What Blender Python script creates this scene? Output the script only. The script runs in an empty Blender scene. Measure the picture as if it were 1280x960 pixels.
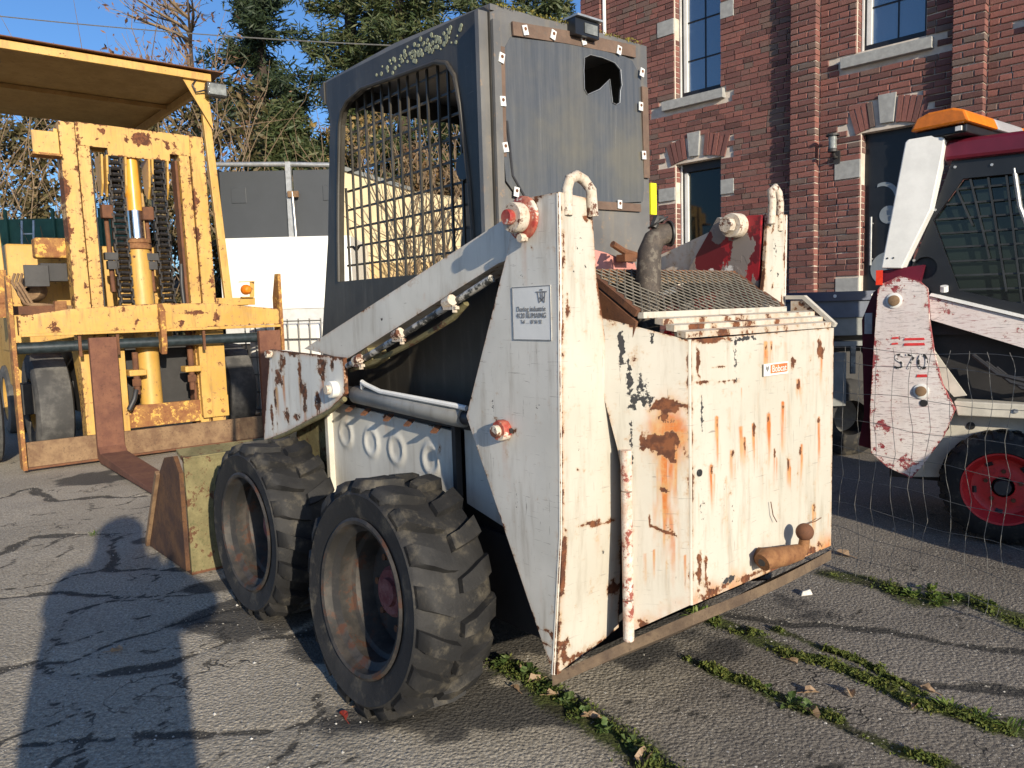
import bpy, bmesh, math, random
import numpy as np
from mathutils import Vector, Matrix

SC = bpy.context.scene
COL = SC.collection
R = math.radians

# ---------------------------------------------------------------- camera, sky, sun, exposure
CAM_H = 1.35
cam = bpy.data.objects.new("camera", bpy.data.cameras.new("camera"))
COL.objects.link(cam)
cam.data.sensor_width = 36.0
cam.data.lens = 27.03
cam.data.clip_start = 0.03
cam.data.clip_end = 2000
_p, _r = math.atan(95 / 961.0), R(1.7)            # looking slightly down, phone held slightly crooked
_f = Vector((0, math.cos(_p), -math.sin(_p)))
_u0 = Vector((1, 0, 0)).cross(_f)
_rt = Vector((1, 0, 0)) * math.cos(_r) - _u0 * math.sin(_r)
_up = Vector((1, 0, 0)) * math.sin(_r) + _u0 * math.cos(_r)
_m = Matrix((_rt, _up, -_f)).transposed().to_4x4()
_m.translation = (0, 0, CAM_H)
cam.matrix_world = _m
SC.camera = cam

SUN_EL, LIGHT = R(16.5), Vector((-0.435, 0.900, 0)).normalized()
world = bpy.data.worlds.new("World")
SC.world = world
world.use_nodes = True
wn = world.node_tree
wn.nodes.clear()
sky = wn.nodes.new("ShaderNodeTexSky")
sky.sky_type = 'NISHITA'
sky.sun_disc = False
sky.sun_elevation = SUN_EL
sky.sun_rotation = math.atan2(-LIGHT.x, -LIGHT.y)  # the sky's azimuth is measured from +Y towards +X
sky.air_density, sky.dust_density, sky.ozone_density = 0.95, 1.0, 6.3
bg = wn.nodes.new("ShaderNodeBackground")
bg.inputs[1].default_value = 0.135
wo = wn.nodes.new("ShaderNodeOutputWorld")
wn.links.new(sky.outputs[0], bg.inputs[0])
wn.links.new(bg.outputs[0], wo.inputs[0])

sun = bpy.data.objects.new("sun", bpy.data.lights.new("sun", 'SUN'))
COL.objects.link(sun)
sun.data.energy = 5.0
sun.data.angle = R(0.5)
sun.data.color = (1.0, 0.88, 0.70)
_l = Vector((LIGHT.x * math.cos(SUN_EL), LIGHT.y * math.cos(SUN_EL), -math.sin(SUN_EL)))
sun.rotation_euler = _l.to_track_quat('-Z', 'Y').to_euler()
sun.location = (6, -12, 9)

SC.view_settings.view_transform = 'Standard'
SC.view_settings.look = 'None'
SC.view_settings.exposure = 0.32
SC.view_settings.gamma = 1.0
SC.view_settings.use_curve_mapping = False

# ---------------------------------------------------------------- numpy noise
_T = np.random.RandomState(7).rand(256, 256)

def vnoise(x, y):
    xi, yi = np.floor(x).astype(int), np.floor(y).astype(int)
    fx, fy = x - xi, y - yi
    fx, fy = fx * fx * (3 - 2 * fx), fy * fy * (3 - 2 * fy)
    a, b = _T[xi & 255, yi & 255], _T[(xi + 1) & 255, yi & 255]
    c, d = _T[xi & 255, (yi + 1) & 255], _T[(xi + 1) & 255, (yi + 1) & 255]
    return (a * (1 - fx) + b * fx) * (1 - fy) + (c * (1 - fx) + d * fx) * fy

def fbm(x, y, o=4, s=0.0):
    x, y = np.asarray(x, float), np.asarray(y, float)
    t, a, n = 0, 1.0, 0
    for i in range(o):
        t = t + a * vnoise(x * 2 ** i + 17.3 * i + s, y * 2 ** i - 9.1 * i + s * 1.7)
        n += a
        a *= 0.55
    return t / n

def seg_dist(x, y, pts):
    best = np.full(x.shape, 1e9)
    for (x0, y0), (x1, y1) in zip(pts[:-1], pts[1:]):
        dx, dy = x1 - x0, y1 - y0
        t = np.clip(((x - x0) * dx + (y - y0) * dy) / (dx * dx + dy * dy + 1e-9), 0, 1)
        best = np.minimum(best, np.hypot(x - x0 - t * dx, y - y0 - t * dy))
    return best

# ---------------------------------------------------------------- objects and mesh helpers
def tag(o, label=None, cat=None, group=None, kind=None):
    if label: o['label'] = label
    if cat: o['category'] = cat
    if group: o['group'] = group
    if kind: o['kind'] = kind
    return o

def empty(name, loc=(0, 0, 0), rz=0.0, label=None, cat=None, group=None):
    o = bpy.data.objects.new(name, None)
    COL.objects.link(o)
    o.empty_display_size = 0.2
    o.location = loc
    o.rotation_euler = (0, 0, rz)
    return tag(o, label, cat, group)

def put(name, me, material=None, parent=None, loc=None, rot=None):
    o = bpy.data.objects.new(name, me)
    COL.objects.link(o)
    if material: 
        if not me.materials: me.materials.append(material)
    if parent: o.parent = parent
    if loc: o.location = loc
    if rot: o.rotation_euler = rot
    return o

def copy_tree(o, parent=None):
    c = o.copy()
    COL.objects.link(c)
    if parent: c.parent = parent
    for ch in list(o.children):
        copy_tree(ch, c)
    return c

class MB:
    """collects shapes and links them as ONE mesh object"""
    def __init__(s):
        s.v, s.f = [], []

    def add(s, vs, fs):
        b = len(s.v)
        s.v += [tuple(p) for p in vs]
        s.f += [tuple(b + i for i in f) for f in fs]
        return s

    def box(s, x0, x1, y0, y1, z0, z1):
        x0, x1 = min(x0, x1), max(x0, x1); y0, y1 = min(y0, y1), max(y0, y1); z0, z1 = min(z0, z1), max(z0, z1)
        return s.add([(x0, y0, z0), (x1, y0, z0), (x1, y1, z0), (x0, y1, z0), (x0, y0, z1), (x1, y0, z1), (x1, y1, z1), (x0, y1, z1)],
                     [(3, 2, 1, 0), (4, 5, 6, 7), (0, 1, 5, 4), (1, 2, 6, 5), (2, 3, 7, 6), (3, 0, 4, 7)])

    def hexa(s, p):
        return s.add(p, [(3, 2, 1, 0), (4, 5, 6, 7), (0, 1, 5, 4), (1, 2, 6, 5), (2, 3, 7, 6), (3, 0, 4, 7)])

    def prism(s, poly, fn):
        """poly of 2D points; fn(a, b, t) places it, t = 0 and 1"""
        n = len(poly)
        vs = [fn(a, b, 0) for a, b in poly] + [fn(a, b, 1) for a, b in poly]
        fs = [tuple(range(n)), tuple(range(2 * n - 1, n - 1, -1))] + [(i, i + n, (i + 1) % n + n, (i + 1) % n) for i in range(n)]
        return s.add(vs, fs)

    def tube(s, pts, r, n=10, caps=True):
        pts = [Vector(p) for p in pts]
        rs = r if isinstance(r, (list, tuple)) else [r] * len(pts)
        vs, up = [], None
        for i, p in enumerate(pts):
            t = (pts[min(i + 1, len(pts) - 1)] - pts[max(i - 1, 0)]).normalized()
            if up is None:
                up = Vector((0, 0, 1)) if abs(t.z) < 0.9 else Vector((1, 0, 0))
            a = t.cross(up)
            if a.length < 1e-5: a = t.orthogonal()
            a.normalize()
            b = a.cross(t).normalized()
            up = b
            for k in range(n):
                w = 2 * math.pi * k / n
                vs.append(p + a * (rs[i] * math.cos(w)) + b * (rs[i] * math.sin(w)))
        fs = []
        for i in range(len(pts) - 1):
            for k in range(n):
                fs.append((i * n + k, i * n + (k + 1) % n, (i + 1) * n + (k + 1) % n, (i + 1) * n + k))
        if caps:
            fs.append(tuple(range(n - 1, -1, -1)))
            fs.append(tuple((len(pts) - 1) * n + k for k in range(n)))
        return s.add(vs, fs)

    def lathe(s, prof, c=(0, 0, 0), ax=(0, 1, 0), n=32, close=False):
        """prof: (radius, position along the axis)"""
        ax = Vector(ax).normalized()
        a = ax.orthogonal().normalized()
        b = ax.cross(a)
        c = Vector(c)
        vs, m = [], len(prof)
        for k in range(n):
            w = 2 * math.pi * k / n
            d = a * math.cos(w) + b * math.sin(w)
            for r_, h in prof:
                vs.append(c + ax * h + d * r_)
        fs = []
        for k in range(n):
            for i in range(m - (0 if close else 1)):
                j = (i + 1) % m
                fs.append((k * m + i, k * m + j, ((k + 1) % n) * m + j, ((k + 1) % n) * m + i))
        return s.add(vs, fs)

    def disc(s, c, ax, r, h, n=16):
        return s.lathe([(1e-4, 0), (r * 0.94, 0), (r, h * 0.15), (r, h * 0.85), (r * 0.94, h), (1e-4, h)], c, ax, n)

    def bar(s, a, b, w, t, up=(0, 0, 1)):
        a, b, up = Vector(a), Vector(b), Vector(up)
        d = (b - a).normalized()
        x = d.cross(up)
        if x.length < 1e-5: x = d.orthogonal()
        x = x.normalized() * (w / 2)
        y = x.cross(d).normalized() * (t / 2)
        return s.hexa([a - x - y, a + x - y, a + x + y, a - x + y, b - x - y, b + x - y, b + x + y, b - x + y])

    def mesh(s, name, smooth=False):
        me = bpy.data.meshes.new(name)
        me.from_pydata(s.v, [], s.f)
        bm = bmesh.new()
        bm.from_mesh(me)
        bmesh.ops.recalc_face_normals(bm, faces=bm.faces)
        bm.to_mesh(me)
        bm.free()
        if smooth:
            me.shade_smooth()
            me.set_sharp_from_angle(angle=R(38))
        return me

    def build(s, name, material, parent=None, smooth=False, bevel=0, kind=None):
        o = put(name, s.mesh(name, smooth), material, parent)
        if bevel:
            m = o.modifiers.new("bevel", 'BEVEL')
            m.width, m.segments, m.limit_method, m.angle_limit = bevel, 2, 'ANGLE', R(35)
        if kind: o['kind'] = kind
        return o

def plate(name, poly, fn, thick, material, parent=None, cell=0.02, mask=None, wob=0.0015, edge=0.5, relief=None, seed=0.0):
    """a sheet-metal plate cut from poly (2D, metres); fn(a, b, d) places it, d = depth behind the face.
    Its vertices carry how the paint has worn ('wear': bare rust, rust stain, black chips)."""
    bm = bmesh.new()
    bm.faces.new([bm.verts.new((a, b, 0)) for a, b in poly])
    pa = np.array(poly, float)
    for ax in (0, 1):
        lo, hi = pa[:, ax].min(), pa[:, ax].max()
        k = max(1, int((hi - lo) / cell))
        for i in range(1, k):
            c = lo + (hi - lo) * i / k
            co, no = (0, 0, 0), (1, 0, 0)
            co = (c, 0, 0) if ax == 0 else (0, c, 0)
            no = (1, 0, 0) if ax == 0 else (0, 1, 0)
            bmesh.ops.bisect_plane(bm, geom=bm.verts[:] + bm.edges[:] + bm.faces[:], plane_co=co, plane_no=no, dist=1e-6)
    be = [e for e in bm.edges if e.is_boundary]
    r = bmesh.ops.extrude_edge_only(bm, edges=be)
    back = [g for g in r['geom'] if isinstance(g, bmesh.types.BMVert)]
    for v in back: v.co.z = 1.0
    bmesh.ops.holes_fill(bm, edges=[g for g in r['geom'] if isinstance(g, bmesh.types.BMEdge) and g.is_boundary], sides=0)
    lay = bm.verts.layers.float_color.new('wear')
    bm.verts.ensure_lookup_table()
    co = np.array([v.co[:] for v in bm.verts])
    a, b, d = co[:, 0], co[:, 1], co[:, 2]
    ed = seg_dist(a, b, list(poly) + [poly[0]])
    rr = edge * np.exp(-ed / 0.006) * (0.4 + 1.2 * fbm(a * 9, b * 9, 3, seed))
    gg = edge * 0.6 * np.exp(-ed / 0.02)
    kk = np.zeros_like(a)
    if mask:
        r2, g2, k2 = mask(a, b)
        rr, gg, kk = np.maximum(rr, r2), np.maximum(gg, g2), np.maximum(kk, k2)
    off = (fbm(a * 3.1, b * 3.1, 3, seed + 3) - 0.5) * 2 * wob
    if relief is not None: off = off - relief(a, b)
    off = off * np.clip(ed / 0.03, 0, 1)
    for i, v in enumerate(bm.verts):
        v[lay] = (rr[i], gg[i], kk[i], 1)
        v.co = fn(a[i], b[i], off[i] if d[i] < 0.5 else thick)
    bmesh.ops.recalc_face_normals(bm, faces=bm.faces)
    me = bpy.data.meshes.new(name)
    bm.to_mesh(me)
    bm.free()
    me.shade_smooth()
    me.set_sharp_from_angle(angle=R(30))
    return put(name, me, material, parent)

def holed(name, outer, holes, fn, thick, material, parent=None):
    """a plate with openings"""
    bm = bmesh.new()
    for loop in [outer] + holes:
        vs = [bm.verts.new((a, b, 0)) for a, b in loop]
        for i in range(len(vs)): bm.edges.new((vs[i], vs[(i + 1) % len(vs)]))
    bmesh.ops.triangle_fill(bm, use_beauty=True, use_dissolve=False, edges=bm.edges[:])
    r = bmesh.ops.extrude_face_region(bm, geom=bm.faces[:])
    for g in r['geom']:
        if isinstance(g, bmesh.types.BMVert): g.co.z = 1
    for v in bm.verts: v.co = fn(v.co.x, v.co.y, v.co.z * thick)
    bmesh.ops.recalc_face_normals(bm, faces=bm.faces)
    me = bpy.data.meshes.new(name)
    bm.to_mesh(me)
    bm.free()
    return put(name, me, material, parent)

def words(name, text, size, fn, material, parent, squeeze=1.0, depth=0.0008):
    """flat lettering laid on a surface: fn(a, b, d) places a (along), b (up), d (proud of it)"""
    cu = bpy.data.curves.new(name, 'FONT')
    cu.body, cu.size, cu.align_x, cu.extrude = text, size, 'CENTER', depth / 2
    o = bpy.data.objects.new(name, cu)
    COL.objects.link(o)
    me = bpy.data.meshes.new_from_object(o.evaluated_get(bpy.context.evaluated_depsgraph_get()))
    bpy.data.objects.remove(o)
    for v in me.vertices: v.co = fn(v.co.x * squeeze, v.co.y, v.co.z + depth / 2)
    me.name = name
    return put(name, me, material, parent)

def ring2d(n, rad, c=(0, 0)):
    return [(c[0] + rad * math.cos(2 * math.pi * i / n), c[1] + rad * math.sin(2 * math.pi * i / n)) for i in range(n)]

def quads(name, P, U, W, material, parent=None, attr=None):
    """many small leaf-like faces: centres P, half axes U and W"""
    n = len(P)
    v = np.empty((n, 4, 3), np.float32)
    v[:, 0], v[:, 1], v[:, 2], v[:, 3] = P - U, P + W * 0.8, P + U, P - W * 0.8
    me = bpy.data.meshes.new(name)
    me.from_pydata(v.reshape(-1, 3), [], np.arange(n * 4).reshape(n, 4))
    if attr is not None:
        at = me.attributes.new('tone', 'FLOAT', 'POINT')
        at.data.foreach_set('value', np.repeat(attr, 4).astype(np.float32))
    return put(name, me, material, parent)

def rand_axes(rs, n, size, flat=0.0):
    d = rs.normal(size=(n, 3))
    d[:, 2] *= (1 - flat)
    d /= np.linalg.norm(d, axis=1)[:, None]
    e = np.cross(d, rs.normal(size=(n, 3)))
    e /= np.linalg.norm(e, axis=1)[:, None] + 1e-9
    s = size * rs.uniform(0.6, 1.35, (n, 1))
    return d * s, e * s * 0.5

# ---------------------------------------------------------------- materials
class NT:
    def __init__(s, name):
        s.m = bpy.data.materials.new(name)
        s.m.use_nodes = True
        s.t = s.m.node_tree
        s.t.nodes.clear()
        s.out = s.t.nodes.new("ShaderNodeOutputMaterial")
        s.b = s.t.nodes.new("ShaderNodeBsdfPrincipled")
        s.t.links.new(s.b.outputs[0], s.out.inputs[0])
        s.tc = None

    def n(s, typ, props=None, **ins):
        nd = s.t.nodes.new("ShaderNode" + typ)
        for k, v in (props or {}).items(): setattr(nd, k, v)
        for k, v in ins.items():
            key = int(k[1:]) if k[0] == 'i' and k[1:].isdigit() else k.replace('_', ' ')
            s.set(nd.inputs[key], v)
        return nd

    def set(s, sock, v):
        if isinstance(v, bpy.types.NodeSocket): s.t.links.new(v, sock)
        elif isinstance(v, (tuple, list)) and len(v) == 3 and sock.type == 'RGBA': sock.default_value = (*v, 1)
        else: sock.default_value = v

    def obj(s, scale=(1, 1, 1), rot=(0, 0, 0)):
        if not s.tc: s.tc = s.n("TexCoord")
        if scale == (1, 1, 1) and rot == (0, 0, 0): return s.tc.outputs['Object']
        return s.n("Mapping", Vector=s.tc.outputs['Object'], Scale=scale, Rotation=rot).outputs[0]

    def noise(s, scale=5.0, detail=6.0, rough=0.6, vec=None, dist=0.0):
        return s.n("TexNoise", Vector=vec or s.obj(), Scale=scale, Detail=detail, Roughness=rough, Distortion=dist).outputs[0]

    def step(s, fac, lo, hi):
        return s.n("MapRange", {'interpolation_type': 'SMOOTHSTEP'}, i0=fac, i1=lo, i2=hi).outputs[0]

    def math(s, op, a, b=0.0):
        return s.n("Math", {'operation': op}, i0=a, i1=b).outputs[0]

    def mix(s, fac, a, b, typ='MIX'):
        nd = s.n("Mix", {'data_type': 'RGBA', 'blend_type': typ})
        s.set(nd.inputs[0], fac); s.set(nd.inputs[6], a); s.set(nd.inputs[7], b)
        return nd.outputs[2]

    def ramp(s, fac, stops):
        nd = s.n("ValToRGB", i0=fac)
        el = nd.color_ramp.elements
        while len(el) < len(stops): el.new(0.5)
        for e, (p, c) in zip(el, stops): e.position, e.color = p, (*c, 1)
        return nd.outputs[0]

    def attr(s, name):
        return s.n("Attribute", {'attribute_name': name})

    def bump(s, h, strength=0.3, dist=0.01):
        s.set(s.b.inputs['Normal'], s.n("Bump", Strength=strength, Distance=dist, Height=h).outputs[0])

    def fin(s, color=None, rough=None, metal=None, **kw):
        if color is not None: s.set(s.b.inputs['Base Color'], color)
        if rough is not None: s.set(s.b.inputs['Roughness'], rough)
        if metal is not None: s.set(s.b.inputs['Metallic'], metal)
        for k, v in kw.items(): s.set(s.b.inputs[k.replace('_', ' ')], v)
        return s.m

RUST, RUST2, STAIN = (0.075, 0.026, 0.012), (0.16, 0.055, 0.02), (0.46, 0.13, 0.022)

def paint(name, base, base2, chip=0.70, stain=0.62, rough=0.5, dirt=0.35, scratch=0.69, under=RUST, scale=1.0, chipcol=None, flat=False, dirtcol=(0.20, 0.15, 0.09)):
    t = NT(name)
    at = t.n("SeparateColor", i0=t.attr('wear').outputs[0])
    wr, wg, wk = at.outputs[0], at.outputs[1], at.outputs[2]
    low = t.noise(2.3 * scale, 5)
    col = t.mix(t.step(low, 0.35, 0.65), base, base2)
    streak = t.noise(3.0, 6, 0.65, t.obj((7 * scale, 7 * scale, 0.9 * scale)))
    grime = t.step(streak, 0.48, 0.80)
    col = t.mix(t.math('MULTIPLY', grime, dirt), col, dirtcol)
    fine = t.noise(26 * scale, 9, 0.72)
    # stain: a halo round bare metal, and runs below it
    g = t.math('ADD', t.math('MULTIPLY', wg, 0.75), t.math('MULTIPLY', fine, 0.5))
    st = t.math('MULTIPLY', t.step(g, 0.32, 0.95), t.step(t.math('ADD', wg, t.math('MULTIPLY', streak, 0.1)), 0.02, 0.25))
    col = t.mix(st, col, t.mix(t.step(t.math('ADD', t.math('MULTIPLY', streak, .5), t.math('MULTIPLY', fine, .5)), .42, .60), STAIN, (0.50, 0.30, 0.13)))
    halo = t.math('ADD', fine, t.math('MULTIPLY', wr, 0.30))
    med = t.noise(7.5 * scale, 10, 0.74)
    mh = t.math('ADD', med, t.math('MULTIPLY', wr, 0.22))
    hm = t.math('MAXIMUM', t.step(halo, chip - 0.13, chip + 0.05), t.step(mh, chip - 0.085, chip + 0.03))
    col = t.mix(t.math('MULTIPLY', hm, stain), col, (0.40, 0.24, 0.11))
    cm = t.math('MAXIMUM', t.step(halo, chip, chip + 0.025), t.step(mh, chip - 0.005, chip + 0.015))
    rustc = t.mix(t.step(t.noise(40, 6), 0.4, 0.62), under, RUST2 if chipcol is None else chipcol)
    col = t.mix(cm, col, rustc)
    # dark chips
    dk = t.step(t.math('ADD', t.noise(60 * scale, 6, 0.7), t.math('MULTIPLY', wk, 0.35)), 0.712, 0.735)
    col = t.mix(dk, col, (0.03, 0.03, 0.032))
    # scratches, two directions
    s1 = t.noise(5, 4, 0.6, t.obj((2.5, 2.5, 45), (0.35, 0.2, 0.1)), 0.6)
    s2 = t.noise(5, 4, 0.6, t.obj((34, 34, 2.2), (0.18, -0.25, 0)), 0.5)
    sm = t.math('MAXIMUM', t.step(s1, scratch, scratch + 0.03), t.step(s2, scratch + 0.02 + (0.2 if flat else 0), scratch + 0.05 + (0.2 if flat else 0)))
    if flat: sm = t.math('MAXIMUM', sm, t.step(t.noise(6, 5, 0.65, t.obj((3, 3, 30), (0.1, -0.3, 0)), 1.2), 0.60, 0.63))
    col = t.mix(t.math('MULTIPLY', sm, 0.75 if flat else 0.6), col, t.mix(t.step(t.noise(7, 3), 0.42, 0.55), (0.22, 0.03, 0.04), (0.14, 0.11, 0.12)) if flat else (0.16, 0.13, 0.11))
    bad = t.math('MAXIMUM', cm, dk)
    rg = t.n("MapRange", i0=t.math('ADD', t.math('MULTIPLY', fine, 0.3), bad), i1=0.0, i2=1.3, i3=rough - 0.1, i4=0.95).outputs[0]
    t.bump(t.math('SUBTRACT', t.math('MULTIPLY', t.noise(90, 5), 0.25), t.math('MULTIPLY', bad, 1.0)), 0.35, 0.002)
    return t.fin(col, rg)

def rusty(name, a, b, c, scale=1.0, rough=0.85, spots=None):
    t = NT(name)
    n1, n2 = t.noise(6 * scale, 8, 0.68), t.noise(34 * scale, 8, 0.7)
    col = t.mix(t.step(n1, 0.35, 0.65), a, b)
    col = t.mix(t.math('MULTIPLY', t.step(n2, 0.52, 0.70), 0.8), col, c)
    if spots: col = t.mix(t.step(t.math('ADD', t.noise(15, 9, 0.75), t.math('MULTIPLY', n1, 0.25)), 0.66, 0.70), col, spots)
    t.bump(n2, 0.5, 0.004)
    return t.fin(col, rough)

def plain(name, c, rough=0.5, metal=0.0, var=0.25, scale=8.0, bump=0.15, **kw):
    t = NT(name)
    n = t.noise(scale, 7, 0.65)
    col = t.mix(t.step(n, 0.3, 0.72), tuple(x * (1 - var) for x in c), tuple(min(1, x * (1 + var)) for x in c))
    t.bump(t.noise(scale * 9, 5), bump, 0.003)
    return t.fin(col, rough, metal, **kw)

def leaf(name, cols, trans=0.25, rough=0.6):
    t = NT(name)
    r = t.n("NewGeometry").outputs['Random Per Island']
    k = len(cols)
    col = t.ramp(r, [(i / max(1, k - 1), c) for i, c in enumerate(cols)])
    col = t.mix(t.step(t.noise(0.7, 3), 0.35, 0.65), col, t.mix(0.5, col, cols[0]))
    t.fin(col, rough)
    tr = t.n("BsdfTranslucent", Color=col)
    ms = t.n("MixShader", i0=trans, i1=t.b.outputs[0], i2=tr.outputs[0])
    t.t.links.new(ms.outputs[0], t.out.inputs[0])
    return t.m

M = {}
M['white'] = paint("white_paint_weathered", (0.56, 0.545, 0.49), (0.66, 0.64, 0.58), chip=0.70, dirt=0.5, scratch=0.655)
M['white_tail'] = paint("white_paint_rust_run", (0.47, 0.445, 0.375), (0.53, 0.50, 0.43), chip=0.69, dirt=0.55, scratch=0.66)
M['white_clean'] = paint("white_paint_dusty", (0.54, 0.52, 0.46), (0.66, 0.64, 0.57), chip=0.76, dirt=0.5)
M['peel'] = paint("white_paint_peeling", (0.62, 0.62, 0.58), (0.72, 0.70, 0.64), chip=0.71, dirt=0.5, under=(0.05, 0.026, 0.016))
M['scratched'] = paint("white_paint_scratched_red", (0.62, 0.55, 0.53), (0.70, 0.65, 0.62), chip=0.64, stain=0.15, dirt=0.15, scratch=0.60, flat=True, under=(0.22, 0.02, 0.03), chipcol=(0.30, 0.08, 0.08))
M['yellow'] = paint("yellow_paint_weathered", (0.50, 0.285, 0.055), (0.57, 0.345, 0.085), chip=0.625, dirt=0.75, stain=0.5, dirtcol=(0.22, 0.125, 0.045))
M['black_cab'] = paint("black_cab_paint", (0.026, 0.023, 0.018), (0.052, 0.047, 0.038), chip=0.745, dirt=0.55, stain=0.3, rough=0.5, dirtcol=(0.105, 0.095, 0.08))
M['grey_cab'] = paint("grey_faded_cab_paint", (0.10, 0.10, 0.10), (0.17, 0.165, 0.155), chip=0.70, dirt=0.45, stain=0.7, under=(0.10, 0.04, 0.02), dirtcol=(0.24, 0.20, 0.14))
M['rust'] = rusty("brown_rust", (0.10, 0.042, 0.022), (0.17, 0.07, 0.03), (0.055, 0.028, 0.018))
M['rust_fork'] = rusty("rust_fork_steel", (0.125, 0.05, 0.032), (0.185, 0.08, 0.045), (0.085, 0.035, 0.022), 1.0, 0.85)
M['rust_light'] = rusty("sandy_rust", (0.145, 0.082, 0.045), (0.25, 0.16, 0.085), (0.075, 0.042, 0.026), 1.3)
M['rust_orange'] = rusty("orange_rust", (0.17, 0.07, 0.026), (0.27, 0.13, 0.05), (0.085, 0.032, 0.016), 3.0)
M['moss_paint'] = rusty("mossy_yellow_steel", (0.14, 0.12, 0.055), (0.22, 0.19, 0.09), (0.07, 0.08, 0.03), 1.6, spots=(0.10, 0.045, 0.02))
M['red_peel'] = None
M['dark'] = plain("dark_greasy_steel", (0.022, 0.021, 0.021), 0.6)
M['black_rubber'] = None
M['cap_black'] = plain("black_iron", (0.035, 0.033, 0.032), 0.55)
M['hose'] = plain("hose_rubber", (0.03, 0.03, 0.032), 0.5)
M['grey_steel'] = plain("galvanised_steel", (0.42, 0.43, 0.43), 0.42, 0.6, 0.2, 14)
M['chrome'] = plain("bright_piston_steel", (0.75, 0.74, 0.71), 0.22, 1.0, 0.1)
M['cylinder_grey'] = paint("cylinder_paint_worn", (0.24, 0.23, 0.20), (0.38, 0.365, 0.32), chip=0.70, dirt=0.8, dirtcol=(0.13, 0.10, 0.06))
M['orange_rod'] = paint("orange_rod_grease", (0.62, 0.26, 0.02), (0.70, 0.36, 0.05), chip=0.72, dirt=0.45, rough=0.35)
M['chain'] = plain("chain_steel_oiled", (0.030, 0.026, 0.023), 0.45, 0.5, 0.5, 40)
M['lens'] = plain("lamp_glass", (0.20, 0.21, 0.20), 0.06, 0.0, 0.5, 9, 0.6)
M['amber'] = plain("amber_plastic", (0.75, 0.20, 0.015), 0.18, 0, 0.15, 20, 0.05)
M['red_plastic'] = plain("red_reflector", (0.75, 0.05, 0.02), 0.25)
M['pink'] = plain("faded_pink_red_paint", (0.50, 0.22, 0.19), 0.6)
M['red_hub'] = rusty("faded_red_hub", (0.16, 0.035, 0.035), (0.24, 0.10, 0.09), (0.06, 0.02, 0.018), 4)
M['red_bolt'] = rusty("chipped_red_white_bolt", (0.30, 0.022, 0.018), (0.44, 0.16, 0.10), (0.12, 0.03, 0.018), 3, 0.6, spots=(0.62, 0.55, 0.46))
M['cream_bolt'] = rusty("chipped_cream_bolt", (0.50, 0.42, 0.32), (0.60, 0.54, 0.45), (0.20, 0.085, 0.035), 3, 0.7, spots=(0.11, 0.04, 0.02))
M['white_bits'] = plain("white_painted_steel", (0.72, 0.72, 0.69), 0.5, 0, 0.08)
M['maroon'] = plain("maroon_gloss_paint", (0.10, 0.009, 0.020), 0.28, 0, 0.25, 3, 0.02)
M['red_rim'] = rusty("red_rim_paint", (0.50, 0.02, 0.025), (0.58, 0.03, 0.03), (0.30, 0.02, 0.02), 1.0, 0.45)
M['black_gloss'] = plain("black_frame_paint", (0.012, 0.013, 0.015), 0.35, 0, 0.2, 6, 0.03)
M['cream'] = plain("cream_paint", (0.55, 0.52, 0.44), 0.5, 0, 0.15)
M['sticker'] = plain("paper_label_white", (0.70, 0.70, 0.67), 0.5, 0, 0.05)
M['ink'] = plain("grey_print", (0.20, 0.20, 0.20), 0.6, 0, 0.3, 60)
M['ink_black'] = plain("black_print", (0.02, 0.02, 0.02), 0.5)
M['ink_orange'] = plain("orange_print", (0.72, 0.16, 0.05), 0.5, 0, 0.25, 60)
M['ink_red'] = plain("red_print", (0.62, 0.04, 0.04), 0.5, 0, 0.2, 60)
M['lemon'] = plain("yellow_plastic", (0.72, 0.72, 0.02), 0.4, 0, 0.05)
M['lichen'] = plain("pale_lichen", (0.27, 0.29, 0.20), 0.9, 0, 0.2, 60)
M['moss'] = leaf("moss_green", [(0.05, 0.075, 0.012), (0.10, 0.13, 0.02), (0.15, 0.15, 0.03)], 0.15, 0.9)
M['roof_moss'] = leaf("yellow_roof_moss", [(0.10, 0.10, 0.02), (0.28, 0.22, 0.03), (0.20, 0.19, 0.06)], 0.1, 0.9)

t = NT("peeling_red_grey_white")
a, b = t.noise(6, 9, 0.62), t.noise(8.5, 9, 0.6, t.obj((1, 1, 0.7)))
c = t.mix(t.step(a, 0.45, 0.47), (0.30, 0.012, 0.02), (0.13, 0.008, 0.014))
c = t.mix(t.step(b, 0.515, 0.53), c, (0.23, 0.20, 0.18))
c = t.mix(t.step(t.noise(4.7, 9, 0.62), 0.545, 0.555), c, (0.70, 0.69, 0.65))
t.bump(t.math('ADD', t.step(b, 0.515, 0.53), t.step(a, 0.45, 0.47)), 0.4, 0.003)
M['red_peel'] = t.fin(c, 0.5)

t = NT("worn_tyre_rubber")
n = t.noise(5, 8, 0.65)
c = t.mix(t.step(n, 0.4, 0.7), (0.009, 0.009, 0.0095), (0.024, 0.023, 0.022))
c = t.mix(t.math('MULTIPLY', t.step(t.noise(11, 9, 0.7), 0.50, 0.66), 0.75), c, (0.085, 0.074, 0.055))
t.bump(t.noise(60, 7, 0.7), 0.5, 0.004)
M['black_rubber'] = t.fin(c, 0.72)

t = NT("forklift_tyre_rubber")
c = t.mix(t.step(t.noise(3, 8, 0.65), 0.4, 0.65), (0.05, 0.05, 0.05), (0.15, 0.145, 0.135))
t.bump(t.noise(40, 7, 0.7), 0.5, 0.006)
M['grey_rubber'] = t.fin(c, 0.85)

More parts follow.
